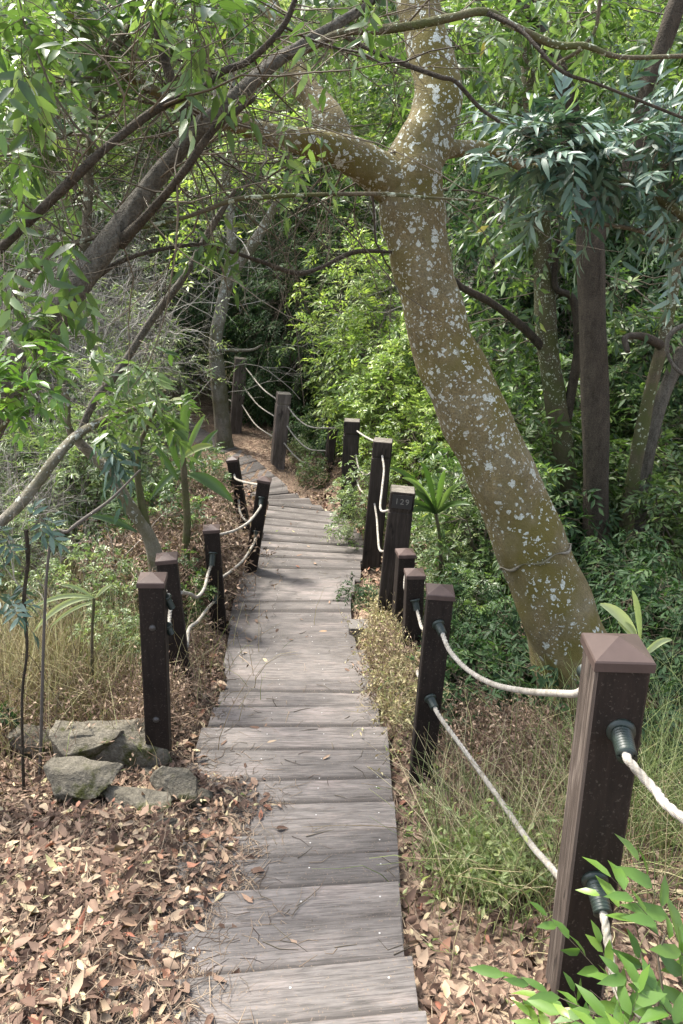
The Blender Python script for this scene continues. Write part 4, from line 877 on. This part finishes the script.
# slim pale trunk at the bend
pt=wtree('pale_tree',atF(222,11.6),'slim pale barked tree standing beside the farthest grey posts')
k1=limb([(224,445,11.6,20),(221,410,11.6,17),(218,375,11.6,16),(216,340,11.6,14),(222,305,11.6,12),(229,270,11.6,11),(232,235,11.6,10),(227,190,11.6,9),(222,140,11.6,8),(212,60,11.6,7)],'trunk',M['bark_grey'],pt,root=(226,11.6,24),n=70,k=12)
k2=limb([(225,290,11.6,10),(240,262,11.5,11),(256,240,11.3,10),(272,212,11.2,9),(286,188,11.0,6),(310,160,11,4)],'branch',M['bark_grey'],pt,n=50,k=9)
k3=limb([(216,350,11.6,5),(250,350,11.2,3),(262,345,11.0,2)],'branch',M['bark_grey'],pt,n=20,k=6)
Al=Acc();At=Acc()
clumps(Al,At,pblobs([(250,150,70,70,11.8,1,30),(200,230,40,60,11.8,.8,16)]),np.vstack([k1[25:],k2]),4,.4,9,.15,.05,rb=.008)
for i in range(26): s=k1[random.randrange(15,60)]; bare(At,s[:3],[random.uniform(-1,1),random.uniform(-1,.3),random.uniform(-.3,.7)],random.uniform(.6,1.8),.008,3,2,.3)
At.obj('twigs',M['deadtwig'],pt); Al.obj('crown',M['bright'],pt)

# ------------------------------------------------------------------ explicit blades
def blade(A,a,b,w,bow=.15,n=12,side=None,rnd=.5,fold=.25):
    a=np.array(a);b=np.array(b); t=np.linspace(0,1,n); L=np.linalg.norm(b-a)
    c=a[None]+(b-a)[None]*t[:,None]; c[:,2]+=bow*L*4*t*(1-t)
    d=nrm(np.gradient(c,axis=0)); up=np.array([0,-.35,1.]) if side is None else np.array(side,float); s=nrm(np.cross(d,up)); nn=np.cross(s,d)
    ww=w*np.sin(np.pi*np.clip(t*.93+.05,0,1))**.7
    V=np.stack([c-s*ww[:,None]/2+nn*ww[:,None]*fold,c,c+s*ww[:,None]/2+nn*ww[:,None]*fold],1)
    id_=np.arange(n*3).reshape(n,3); f=np.concatenate([np.stack([id_[:-1,j],id_[:-1,j+1],id_[1:,j+1],id_[1:,j]],1) for j in (0,1)])
    A.add(V.reshape(-1,3),f,0,rnd)
bp=wtree('broadleaf_plant',atF(188,5.6),'tall plant with long broad upright green blades left of the bend','plant')
BM=['mid']
def B(x0,y0,x1,y1,F,w,bow=.1,r=.5,F1=None):
    A=Acc(); blade(A,P(x0,y0,F),P(x1,y1,F1 or F),w*F/740*.75,bow,rnd=r,side=(0,-1,.6)); A.obj('blade',M[BM[0]],bp)
B(183,462,187,388,5.5,13,.0,.55); B(190,475,233,502,5.4,17,.12,.3); B(178,480,152,444,5.4,10,.05,.1); B(183,458,213,446,5.4,10,.12,.95)
B(137,532,88,516,4.9,10,.08,.15); B(180,470,165,425,5.6,9,.0,.3); B(186,455,205,415,5.7,8,.05,.7); B(182,470,150,500,5.5,9,.1,.3); B(190,470,218,430,5.6,8,.1,.4)

limb([(186,560,5.5,8),(187,520,5.5,8),(184,480,5.5,7),(183,455,5.5,6)],'stem',M['bark_moss'],bp,root=(187,5.5,10),n=20,k=8)
BM[0]='pale'; bp=wtree('arching_plant',atF(94,3.9),'yellow green arching blade plant in the dry grass left of the posts','plant')
A=Acc(); limb([(92,640,3.9,3),(94,598,3.9,3)],'stem',M['bark_moss'],bp,root=(90,3.9,4),n=14,k=6); B(94,598,30,610,3.9,7,.12,.8); B(95,598,34,632,3.9,9,.14,.95); B(96,602,50,628,3.9,5,.1,.9); B(94,598,60,585,3.9,6,.12,.7); B(96,598,112,585,3.9,6,.1,.9); 
BM[0]='mid'; bp=wtree('strap_plant',atF(436,6.0),'strap leaved plant fanning toward the stairs behind the right posts','plant')
A=Acc()
limb([(440,545,6.0,4),(436,514,6.0,4)],'stem',M['bark_moss'],bp,root=(442,6.0,5),n=14,k=6)
for t in ((389,468),(402,478),(406,492),(404,515),(420,462),(395,505),(445,470),(460,485),(470,505)): B(436,514,t[0],t[1],6.0,8,.12,random.random(),5.7)

BM[0]='pale'; bp=wtree('pale_leaf_plant',atF(630,3.1),'low plant with large pale green leaves behind the foreground post','plant')
A=Acc(); limb([(640,680,3.0,4),(637,638,3.05,4)],'stem',M['bark_moss'],bp,root=(642,3.0,5),n=14,k=6); B(636,636,600,604,3.0,17,.1,.95); B(640,640,632,590,3.1,10,.1,.7); B(636,640,618,622,3.0,14,.1,.8); B(640,660,672,640,3.0,10,.2,.9); 

# ------------------------------------------------------------------ foreground plant
fp=wtree('green_shrub',atF(660,1.15),'bright green leafy shrub at the bottom right corner in front of the largest post','plant')
Al=Acc();At=Acc()
def fs(a,b,Fa,Fb,L,W,m,ang=.85,droop=.1):
    p=P(*a,Fa);q=P(*b,Fb); sprays(Al,At,p[None],(q-p)[None],np.linalg.norm(q-p),m,L*1.08,W*1.4,droop=droop,ang=ang,hi=True,twr=.0016,curl=.25,flat=.15,t0=.1,jit=.12)
fs((700,975),(612,868),1.15,1.3,.085,.026,8,.95); fs((700,990),(640,850),1.2,1.35,.085,.027,8,.8); fs((665,940),(600,890),1.2,1.28,.075,.022,4,.6)
fs((640,1020),(548,905),1.2,1.3,.055,.02,9,.9); fs((650,1040),(505,965),1.1,1.2,.075,.02,10,.6); fs((660,1060),(540,990),1.1,1.2,.075,.022,9,.7)
fs((640,1070),(600,930),1.1,1.25,.06,.022,9,.9); fs((670,1060),(640,950),1.1,1.2,.065,.022,9,.9); fs((690,1060),(680,940),1.1,1.2,.065,.026,8,.9)
fs((600,1080),(575,985),1.1,1.2,.06,.02,8,.8); fs((700,1070),(655,985),1.0,1.1,.06,.024,9,.9); fs((610,1080),(640,985),1.05,1.1,.06,.022,8,.9); 
fs((590,1090),(530,1010),1.05,1.15,.06,.02,8,.8); fs((690,1080),(560,1005),1.0,1.1,.07,.022,10,.8); fs((700,1040),(620,965),1.1,1.15,.06,.022,9,.9)
b0=atF(680,.95); bez_twigs(At,np.repeat(b0[None],5,0),np.array([P(700,975,1.15),P(650,1040,1.1),P(690,1060,1.1),P(600,1080,1.1),P(665,930,1.2)]),.004,.002,.05,8,6)
At.obj('stems',M['browntwig'],fp); Al.obj('foliage',M['fresh'],fp)

# ------------------------------------------------------------------ grass and dry brush (stuff)
def grass(n,f,h0,h1,w,m,label,name='grass',lean=.5,hard=4):
    A=Acc(); x,y=f(n); p=np.stack([x,y,gh(x,y)],1); N=n
    H=rng.uniform(h0,h1,N); a=rng.uniform(0,6.28,N); l=rng.uniform(.1,1,N)*lean
    d=np.stack([np.cos(a),np.sin(a),0*a],1)
    t=np.linspace(0,1,hard+1)
    PT=p[:,None]+np.array([0,0,1.])*(H[:,None]*(t-.35*l[:,None]*t**2))[...,None]+d[:,None]*((H*l)[:,None]*t**1.8)[...,None]+rng.normal(0,.008,(N,hard+1,3))*t[None,:,None]
    twigs(A,PT,np.tile(np.linspace(1,.25,hard+1)*w,(N,1)),3)
    return tag(A.obj(name,M[m]),label,'grass',kind='stuff')
def blob(bl):
    def f(n):
        w=np.array([b[4] for b in bl],float); i=rng.choice(len(bl),n,p=w/w.sum()); b=np.array(bl)[i]
        return rng.normal(b[:,0],b[:,2]),rng.normal(b[:,1],b[:,3])
    return f
def gx(px,F): q=atF(px,F); return q[0],q[1]
bl=[]
for px,F,sx,sy,w in ((560,2.6,.22,.3,3),(610,2.9,.25,.3,3),(470,2.7,.12,.3,2),(500,2.2,.14,.2,3),(540,2.0,.12,.15,2),(640,2.2,.2,.3,3),(660,3.2,.3,.4,2.5),(445,2.35,.07,.3,1.3)): x,y=gx(px,F); bl.append((x,y,sx,sy,w))
grass(520,blob(bl),.18,.5,.0020,'grass','pale green wiry grass right of the stairs around the rope',lean=.9,hard=5)
grass(520,blob(bl),.2,.55,.0020,'straw','straw coloured grass stalks right of the stairs',lean=1.0,hard=5)
grass(160,blob(bl),.3,.6,.003,'straw','stout pale stalks crossing behind the lower rope',lean=1.1,hard=6)
bl=[gx(640,3.0)+(.3,.3,3),gx(670,2.6)+(.2,.3,3),gx(660,3.6)+(.3,.3,2)]
grass(900,blob(bl),.3,.75,.0022,'grass','tall green grass arching behind the foreground post',lean=.9,hard=5)
bl=[gx(60,4.3)+(.45,.5,3),gx(30,5.5)+(.6,.6,3),gx(80,6.3)+(.5,.7,3),gx(110,5.0)+(.25,.4,1),gx(20,3.9)+(.4,.3,1.5)]
grass(7000,blob(bl),.15,.7,.0026,'straw','sunlit dry straw grass behind the left posts',lean=.7)
grass(2500,blob(bl),.1,.4,.0020,'grass','thin green grass among the straw on the left',lean=.7)
def brush(n,f,h,label,m='drybrush',r=.0016,L=.03,lv=True):
    A=Acc(); x,y=f(n); p=np.stack([x,y,gh(x,y)],1); p[:,2]+=rng.random(n)**1.2*h*.75
    d=rdir(n,.5); q=p+d*rng.uniform(.06,.22,n)[:,None]; mid=(p+q)/2+rng.normal(0,.02,(n,3))
    twigs(A,np.stack([p,mid,q],1),np.tile([r,r*.8,r*.4],(n,1)),3)
    if lv:
        k=3; t=rng.random((n,k,1)); c=(p[:,None]*(1-t)+q[:,None]*t).reshape(-1,3); leaves(A,c,rdir(n*k),rdir(n*k,1),rng.uniform(.5,1.2,n*k)*L,rng.uniform(.5,1.2,n*k)*L*.4,False,.3,.4)
    return tag(A.obj('dry_brush',M[m]),label,'dry brush',kind='stuff')
brush(2600,blob([gx(395,4.6)+(.10,.35,2),gx(385,5.0)+(.07,.3,1),gx(400,4.0)+(.08,.25,1.2)]),.4,'dry pale weeds in front of the closely set right posts','straw')
brush(1200,blob([gx(397,4.4)+(.10,.35,2)]),.42,'brown dead weeds between the stairs and the right posts')
brush(2000,blob([gx(160,3.7)+(.08,.25,2),gx(182,4.4)+(.06,.3,1),gx(135,4.1)+(.12,.25,1)]),.35,'tangled brown dead brush around the two nearest left posts')
brush(8000,blob([gx(190,6.3)+(.2,.5,2),gx(165,6.0)+(.3,.5,2),gx(205,7.4)+(.12,.3,1)]),1.0,'tall brown dead brush below the broad bladed plant','drybrush',.0028,.045)
brush(1200,blob([gx(310,11.5)+(.3,.5,1),gx(318,10.2)+(.2,.4,1)]),.3,'dead twigs and stalks under the posts at the bend','drybrush',.003)
brush(900,blob([gx(30,3.5)+(.35,.3,1),gx(60,3.8)+(.3,.3,1)]),.35,'thin brown dead stems in the left foreground','drybrush')
brush(120,blob([gx(480,2.3)+(.12,.25,1),gx(440,2.6)+(.06,.4,1)]),.15,'fine green weed low at the right edge of the stairs','grass',.001,.03)
brush(650,blob([gx(490,2.15)+(.09,.10,1)]),.26,'feathery light green weed beside the lower rope','grass',.001,.04)
brush(2500,blob([gx(560,3.4)+(.3,.3,1),gx(500,3.6)+(.2,.3,1)]),.2,'brown dead stalks at the foot of the lichen tree')

# ------------------------------------------------------------------ shrubs and trees behind (prototypes, then copies)
def protobush(name,h,w,ncl,ns,L,W,mt,seed,slen=.22,m=8,stems=6,droop=.35,zb=.1,tw='browntwig',leafname='foliage',hi=False,barb=0,flat=.35,br=.005):
    global rng; keep=rng; rng=np.random.default_rng(seed); random.seed(seed)
    e=empty(name,(0,0,0),'',''); Al=Acc();At=Acc(); sk=[]
    for i in range(stems):
        a=rng.uniform(0,6.28); rr=w*.6*rng.random(); top=np.array([math.cos(a)*rr,math.sin(a)*rr,h*rng.uniform(.6,.95)])
        p=spline([[0,0,-.1],[top[0]*.25,top[1]*.25,h*.3],[top[0]*.6+rng.normal(0,.05),top[1]*.6,h*.6],top],14); sk.append(p)
        twigs(At,p[None],(np.linspace(1,.3,14)*(.006+.006*h))[None],5)
    sk=np.vstack(sk)
    q=rng.standard_normal((ncl,3)); q=nrm(q)*rng.random((ncl,1))**.33; C=q*np.array([w,w,h*.48])+[0,0,h*.54]
    C=C*(1+.18*np.sin(C[:,[1,2,0]]*4/max(w,.5)+seed))
    clumps(Al,At,C,sk[sk[:,2]>h*.15],ns,slen,m,L,W,rb=.004,droop=droop,zb=zb,spread=.1,hi=hi,out=np.array([0,0,h*.4]),flat=flat)
    for i in range(barb): bare(At,sk[rng.integers(len(sk))],rdir(1,.4)[0],rng.uniform(.3,.8)*w,br,3,2,.35)
    At.obj('stems',M[tw],e); Al.obj(leafname,M[mt],e); rng=keep; return e
def prototree(h,cr,cz,ncl,ns,L,W,mt,seed,slen=.4,m=9,tw='browntwig',bk='bark_moss',droop=.4,nb=8,tr=.10):
    global rng; keep=rng; rng=np.random.default_rng(seed); random.seed(seed)
    e=empty('forest_tree',(0,0,0),'',''); Al=Acc();At=Acc()
    lean=rng.normal(0,.35,2); T=spline([[0,0,-.3,tr*1.3],[lean[0]*.3,lean[1]*.3,h*.25,tr],[lean[0]+rng.normal(0,.15),lean[1],h*.55,tr*.7],[lean[0]*1.4,lean[1]*1.4,h*.95,tr*.25]],50)
    A=Acc(); tube(A,T[:,:3],T[:,3],9,prof=lambda r,th,p:r[:,None]*(1+.08*np.sin(3*th[None]+np.arange(len(r))[:,None]*.3))); 
    sk=[T[20:,:3]]
    for i in range(nb):
        j=rng.integers(14,44); a=rng.uniform(0,6.28); l=cr*rng.uniform(.5,.95); s=T[j,:3]; en=s+np.array([math.cos(a)*l,math.sin(a)*l,rng.uniform(.1,.7)*l])
        b=spline([s,s*.6+en*.4+[0,0,-.08*l]+rng.normal(0,.08,3),en],16); sk.append(b); tube(A,b,np.linspace(T[j,3]*.55,.008,16),6)
    A.obj('trunk',M[bk],e)
    sk=np.vstack(sk); q=rng.standard_normal((ncl,3)); q=nrm(q)*rng.random((ncl,1))**.3; C=q*np.array([cr,cr,h*.5-cz*.0])+[0,0,cz]; C=C*np.array([1,1,1])+.25*np.sin(C[:,[1,2,0]]*2.2+seed)
    C=C[C[:,2]>h*.08]
    clumps(Al,At,C,sk,ns,slen,m,L,W,rb=.008,droop=droop,zb=.0,spread=.2,out=np.array([0,0,cz*.7]))
    At.obj('twigs',M[tw],e); Al.obj('crown',M[mt],e); rng=keep; return e
def place(proto,spots,name=None,base_used=[]):
    for i,s in enumerate(spots):
        px,F,sc,label,cat,group=s[:6]; dz=s[6] if len(s)>6 else -.05
        o=proto if proto.name not in base_used else copy_tree(proto)
        base_used.append(proto.name)
        o.location=Vector(atF(px,F,dz)); o.rotation_euler=(0,0,(i*2.1+px*.37)%6.28); o.scale=(sc,sc,sc*(1+.12*math.sin(px)))
        tag(o,label,cat,group)

Gs='leafy shrubs filling in beside the path'
b1_=protobush('leafy_shrub',1.5,.75,95,6,.075,.028,'pale',101,.2,8)
b2_=protobush('leafy_shrub',1.6,.8,90,6,.10,.036,'mid',102,.24,8)
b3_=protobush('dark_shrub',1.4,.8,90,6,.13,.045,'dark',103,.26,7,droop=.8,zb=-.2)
b4_=protobush('narrow_leaf_shrub',1.9,.9,110,7,.10,.014,'pale',104,.22,9,droop=.3,barb=14,tw='deadtwig')
b5_=protobush('twiggy_shrub',2.6,1.5,34,4,.07,.018,'pale',105,.25,6,stems=22,tw='deadtwig',barb=170,br=.009)
b6_=protobush('low_fern',.55,.42,34,4,.085,.03,'dark',106,.24,9,stems=5,droop=.5,hi=True)
b7_=protobush('bright_shrub',2.6,1.0,150,7,.085,.035,'bright',107,.26,8,stems=8)
b8_=protobush('feathery_tree',5.0,1.7,330,7,.10,.022,'dark',108,.34,12,stems=10,droop=.7,zb=-.3)
place(b7_,[(385,10.3,1.0,'bright lime leafed shrub behind the post at the fan treads','shrub',None),(400,9.6,.85,'bright lime shrub between the weathered topped post and the lichen trunk','shrub',None),
 (368,12.6,1.2,'tall bright shrub behind the thin leaning post','shrub',None),(425,8.6,.7,'low yellow green shrub left of the lichen trunk above the strap plant','shrub',None),
 (300,17,1.5,'sunlit yellow green shrub seen over the dark feathery tree','shrub','far bright shrubs'),(470,9.5,.75,'lime shrub seen right behind the middle of the lichen trunk','shrub',None)])
place(b8_,[(300,13.6,.80,'dark feathery leafed tree behind the three roped grey posts','tree','dark feathery trees beyond the bend'),(258,14.8,.85,'dark feathery tree directly behind the farthest grey post','tree','dark feathery trees beyond the bend'),(330,15,.8,'dark feathery tree behind the bright shrub at the bend','tree','dark feathery trees beyond the bend')])
place(b1_,[(60,5.2,.38,'pale leafy shrub rising from the straw grass beside the arching blades','shrub',None),(108,5.1,.5,'pale leafy shrub at the foot of the forked stem','shrub',None),(25,5.6,.6,'pale leafy shrub at the left edge in the straw grass','shrub',None),(300,10.9,.3,'tiny pale shrub at the outer edge of the bend','shrub',None),(320,11.5,.5,'small pale shrub behind the ropes of the bend','shrub',None),(365,7.6,.55,'small pale leafed shrub against the post at the fan treads','shrub',None),(356,12.2,.7,'pale leafed shrub between the thin leaning post and fan edge post','shrub',None),
 (450,7.2,.7,'pale shrub behind the numbered post','shrub',None),(90,6.8,.9,'pale green shrub behind the straw grass','shrub',Gs),(40,7.6,1.0,'pale green shrub at the left edge beyond the straw grass','shrub',Gs),
 (135,7.0,.9,'pale shrub behind the forked shrub stem','shrub',Gs),(120,4.4,.36,'tiny pale green shrub beside the bolted left post','shrub',None),(145,7.6,.62,'pale leafed shrub left of the bend','shrub',Gs),
 (455,6.2,.55,'pale shrub left of the foot of the lichen tree','shrub',None)])
place(b2_,[(165,6.1,.55,'green shrub under the broad bladed plant','shrub',None),(196,7.3,.5,'green shrub behind the second nearest leaf bound post','shrub',None),(178,5.3,.36,'little green shrub behind the two overlapping left posts','shrub',None),(312,9.9,.28,'tiny green shrub beside the fan edge post','shrub',None),(480,6.2,.8,'mid green shrub under the lean of the lichen tree','shrub',Gs),(505,7.6,1.1,'mid green shrub behind the lichen trunk','shrub',Gs),(540,8.2,1.2,'mid green shrub behind the grey brown forked trunk','shrub',Gs),
 (640,7.8,1.2,'mid green shrub between the twin stems at right','shrub',Gs),(683,6.6,1.0,'mid green shrub at the right edge below the twin stemmed tree','shrub',Gs),(615,9.0,1.4,'green shrub behind the straight dark trunk','shrub',Gs),
 (470,5.2,.42,'small green shrub right of the short posts','shrub',None),(208,8.4,.45,'fresh green shrub beside the leaning post at the bend','shrub',None),(60,8.8,1.2,'mid green shrub under the leaning dark tree','shrub',Gs)])
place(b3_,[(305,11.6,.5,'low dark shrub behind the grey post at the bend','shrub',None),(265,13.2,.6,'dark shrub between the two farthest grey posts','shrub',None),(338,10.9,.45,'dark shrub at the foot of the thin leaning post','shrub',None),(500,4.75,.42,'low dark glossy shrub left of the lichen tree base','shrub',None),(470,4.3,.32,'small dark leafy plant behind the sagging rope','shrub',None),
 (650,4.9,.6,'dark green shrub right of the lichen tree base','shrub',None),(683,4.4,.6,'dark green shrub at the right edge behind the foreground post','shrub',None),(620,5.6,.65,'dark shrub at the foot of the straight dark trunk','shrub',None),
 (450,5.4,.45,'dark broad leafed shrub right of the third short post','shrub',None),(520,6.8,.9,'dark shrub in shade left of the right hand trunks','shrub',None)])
place(b4_,[(60,7.0,1.0,'narrow leafed pale shrub beyond the forked stem','shrub','narrow leafed shrubs on the left'),(95,8.5,1.1,'narrow leafed shrub with pale twigs left of the bend','shrub','narrow leafed shrubs on the left'),(120,9.5,1.1,'narrow leafed shrub behind the broad bladed plant','shrub','narrow leafed shrubs on the left'),
 (128,12.5,1.3,'narrow leafed shrub left of the slim pale trunk','shrub','narrow leafed shrubs on the left'),(385,13,1.4,'narrow leafed shrub just left of the lichen trunk','shrub',None),(480,10.5,1.3,'narrow leafed shrub behind the lichen trunk on its right','shrub',None)])
place(b5_,[(75,7.6,.8,'pale bare twiggy shrub close behind the forked stem','shrub','grey twiggy shrubs on the left'),(20,8.0,1.1,'pale bare twiggy shrub under the dark leaning trunk','shrub','grey twiggy shrubs on the left'),(140,10.5,1.0,'pale bare twiggy shrub left of the slim pale trunk','shrub','grey twiggy shrubs on the left'),(95,13.5,1.3,'tangled grey twiggy shrub above the bend on the left','shrub','grey twiggy shrubs on the left'),(60,10.5,1.2,'tangled grey twiggy shrub behind the leaning dark tree','shrub','grey twiggy shrubs on the left'),(190,17,1.6,'grey twiggy shrub beyond the slim pale trunk','shrub','grey twiggy shrubs on the left'),
 (0,8.5,1.1,'grey twiggy shrub at the left edge','shrub','grey twiggy shrubs on the left'),(100,15,1.7,'far grey twiggy thicket on the left','shrub','grey twiggy shrubs on the left'),(30,6.2,.6,'low pale twiggy shrub in the straw grass','shrub',None),(95,9.0,.9,'grey twiggy shrub above the forked stem','shrub','grey twiggy shrubs on the left'),
 (430,12,1.5,'grey twiggy shrub left behind the lichen trunk','shrub',None),(560,11,1.4,'twiggy shrub between the right hand trunks','shrub',None)])
place(b6_,[(520,4.6,1.0,'fern under the lean of the lichen trunk','fern',None),(455,4.6,.7,'fern beside the short brown posts','fern',None),(470,4.0,.8,'low dark fern below the sagging rope','fern',None),(500,4.2,.9,'low dark fern beside the lichen tree base','fern',None),(535,4.15,.9,'low dark fern touching the lichen trunk','fern',None),(360,6.0,.42,'little green tuft in the gap beside the stairs','fern',None),
 (445,3.7,.5,'small dark fern near the foot of the leaning right post','fern',None),(650,3.7,.9,'dark fern right of the lichen trunk behind tall grass','fern',None)])

t1_=prototree(7.5,2.3,4.3,230,6,.15,.058,'mid',201)
t2_=prototree(7.0,2.2,4.2,230,6,.15,.06,'bright',202)
t3_=prototree(8.0,2.4,4.6,230,6,.16,.06,'pale',203,tw='deadtwig',bk='bark_grey')
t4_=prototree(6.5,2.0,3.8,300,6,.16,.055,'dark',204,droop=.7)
Gt='green trees filling the background'
place(t2_,[(300,20,1.1,'bright yellow green tree in the gap above the dark feathery trees','tree','bright sunlit trees'),(370,18,1.0,'bright green tree just left of the lichen trunk fork','tree','bright sunlit trees'),(215,22,1.2,'bright tree beyond the slim pale trunk','tree','bright sunlit trees'),(485,17,1.0,'bright green tree right of the lichen trunk','tree','bright sunlit trees'),(590,19,1.2,'bright tree behind the splitting dark trunk','tree','bright sunlit trees'),(60,21,1.1,'bright tree far off at upper left','tree','bright sunlit trees')])
place(t1_,[(30,15.5,.85,'mid green tree at upper left behind the leaning tree','tree',Gt),(150,18,1.1,'mid green tree at upper left centre','tree',Gt),(420,15.5,1.0,'mid green tree behind the lichen trunk','tree',Gt),(530,13,.95,'mid green tree behind the forked trunk','tree',Gt),(640,14,1.0,'mid green tree at upper right','tree',Gt),(700,11,.9,'mid green tree beyond the right edge','tree',Gt),(-40,11,.9,'mid green tree beyond the left edge','tree',Gt)])
place(t3_,[(100,16,1.0,'pale leafed tree behind the twiggy thicket','tree',Gt),(240,18,1.1,'pale leafed tree above the bend','tree',Gt),(345,22,1.2,'pale leafed tree far behind the bend','tree',Gt),(450,20,1.15,'pale leafed tree far behind the lichen trunk','tree',Gt),(560,16,1.0,'pale leafed tree between the right trunks','tree',Gt),(0,18,1.1,'pale leafed tree at the far left','tree',Gt)])
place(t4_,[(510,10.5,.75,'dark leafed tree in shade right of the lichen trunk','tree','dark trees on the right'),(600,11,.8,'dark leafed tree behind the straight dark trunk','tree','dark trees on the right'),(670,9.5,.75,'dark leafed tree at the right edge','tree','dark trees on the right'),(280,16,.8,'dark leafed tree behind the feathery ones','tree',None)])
# wooded hillside
k=0
r_=np.random.default_rng(33)
for row,F in enumerate((25,30,36,43,52)):
    nn=9+row
    for i in range(nn):
        px=-60+800*(i+.5*(row%2))/(nn-1)+r_.uniform(-20,20); pr=(t2_,t3_,t1_)[r_.integers(3)]
        place(pr,[(px,F+r_.uniform(-2,2),1.15+.1*row,'rounded green tree on the wooded hillside behind everything','tree','trees on the far hillside',-.6)])
fix_children()

# origins of single mesh things to their own base
for o in list(COL.objects):
    if o.type=='MESH' and o.parent is None and o.get('kind')!='structure' and tuple(o.location)==(0,0,0) and len(o.data.vertices):
        co=np.zeros(len(o.data.vertices)*3); o.data.vertices.foreach_get('co',co); co=co.reshape(-1,3); c=(co.min(0)+co.max(0))/2; c[2]=co[:,2].min()
        o.data.transform(Matrix.Translation(-Vector(c))); o.location=Vector(c)

# ------------------------------------------------------------------ light, sky, camera
SUN_EL=math.radians(58); SUN_AZ=math.radians(-50)     # azimuth from +Y toward +X
w=bpy.data.worlds.new('World'); S.world=w; w.use_nodes=True; nt=w.node_tree; bg=nt.nodes['Background']
sky=nt.nodes.new('ShaderNodeTexSky'); sky.sky_type='NISHITA'; sky.sun_disc=False; sky.sun_elevation=SUN_EL; sky.sun_rotation=SUN_AZ; sky.dust_density=3.0; sky.air_density=1.0
hs=nt.nodes.new('ShaderNodeHueSaturation'); hs.inputs['Saturation'].default_value=.55; nt.links.new(sky.outputs[0],hs.inputs['Color']); nt.links.new(hs.outputs[0],bg.inputs[0]); bg.inputs[1].default_value=.15
sl=bpy.data.lights.new('sun','SUN'); sl.energy=2.3; sl.angle=math.radians(9); sl.color=(1,.95,.86)
so=bpy.data.objects.new('sun',sl); COL.objects.link(so)
d=Vector((math.sin(SUN_AZ)*math.cos(SUN_EL),math.cos(SUN_AZ)*math.cos(SUN_EL),math.sin(SUN_EL))); so.rotation_euler=d.to_track_quat('Z','Y').to_euler(); so.location=d*50
cam=bpy.data.cameras.new('camera'); co=bpy.data.objects.new('camera',cam); COL.objects.link(co)
cam.sensor_fit='VERTICAL'; cam.sensor_height=36; cam.lens=FPX/1024*36; cam.clip_start=.02; cam.clip_end=400
co.location=(0,0,CAMZ); co.rotation_euler=(math.radians(90)-PITCH,0,0); S.camera=co
S.render.resolution_x=683; S.render.resolution_y=1024
vs=S.view_settings; vs.view_transform='Standard'; vs.look='None'; vs.gamma=1; vs.exposure=2.15; vs.use_curve_mapping=False
S.render.engine='CYCLES'; S.cycles.max_bounces=8; S.cycles.transparent_max_bounces=8
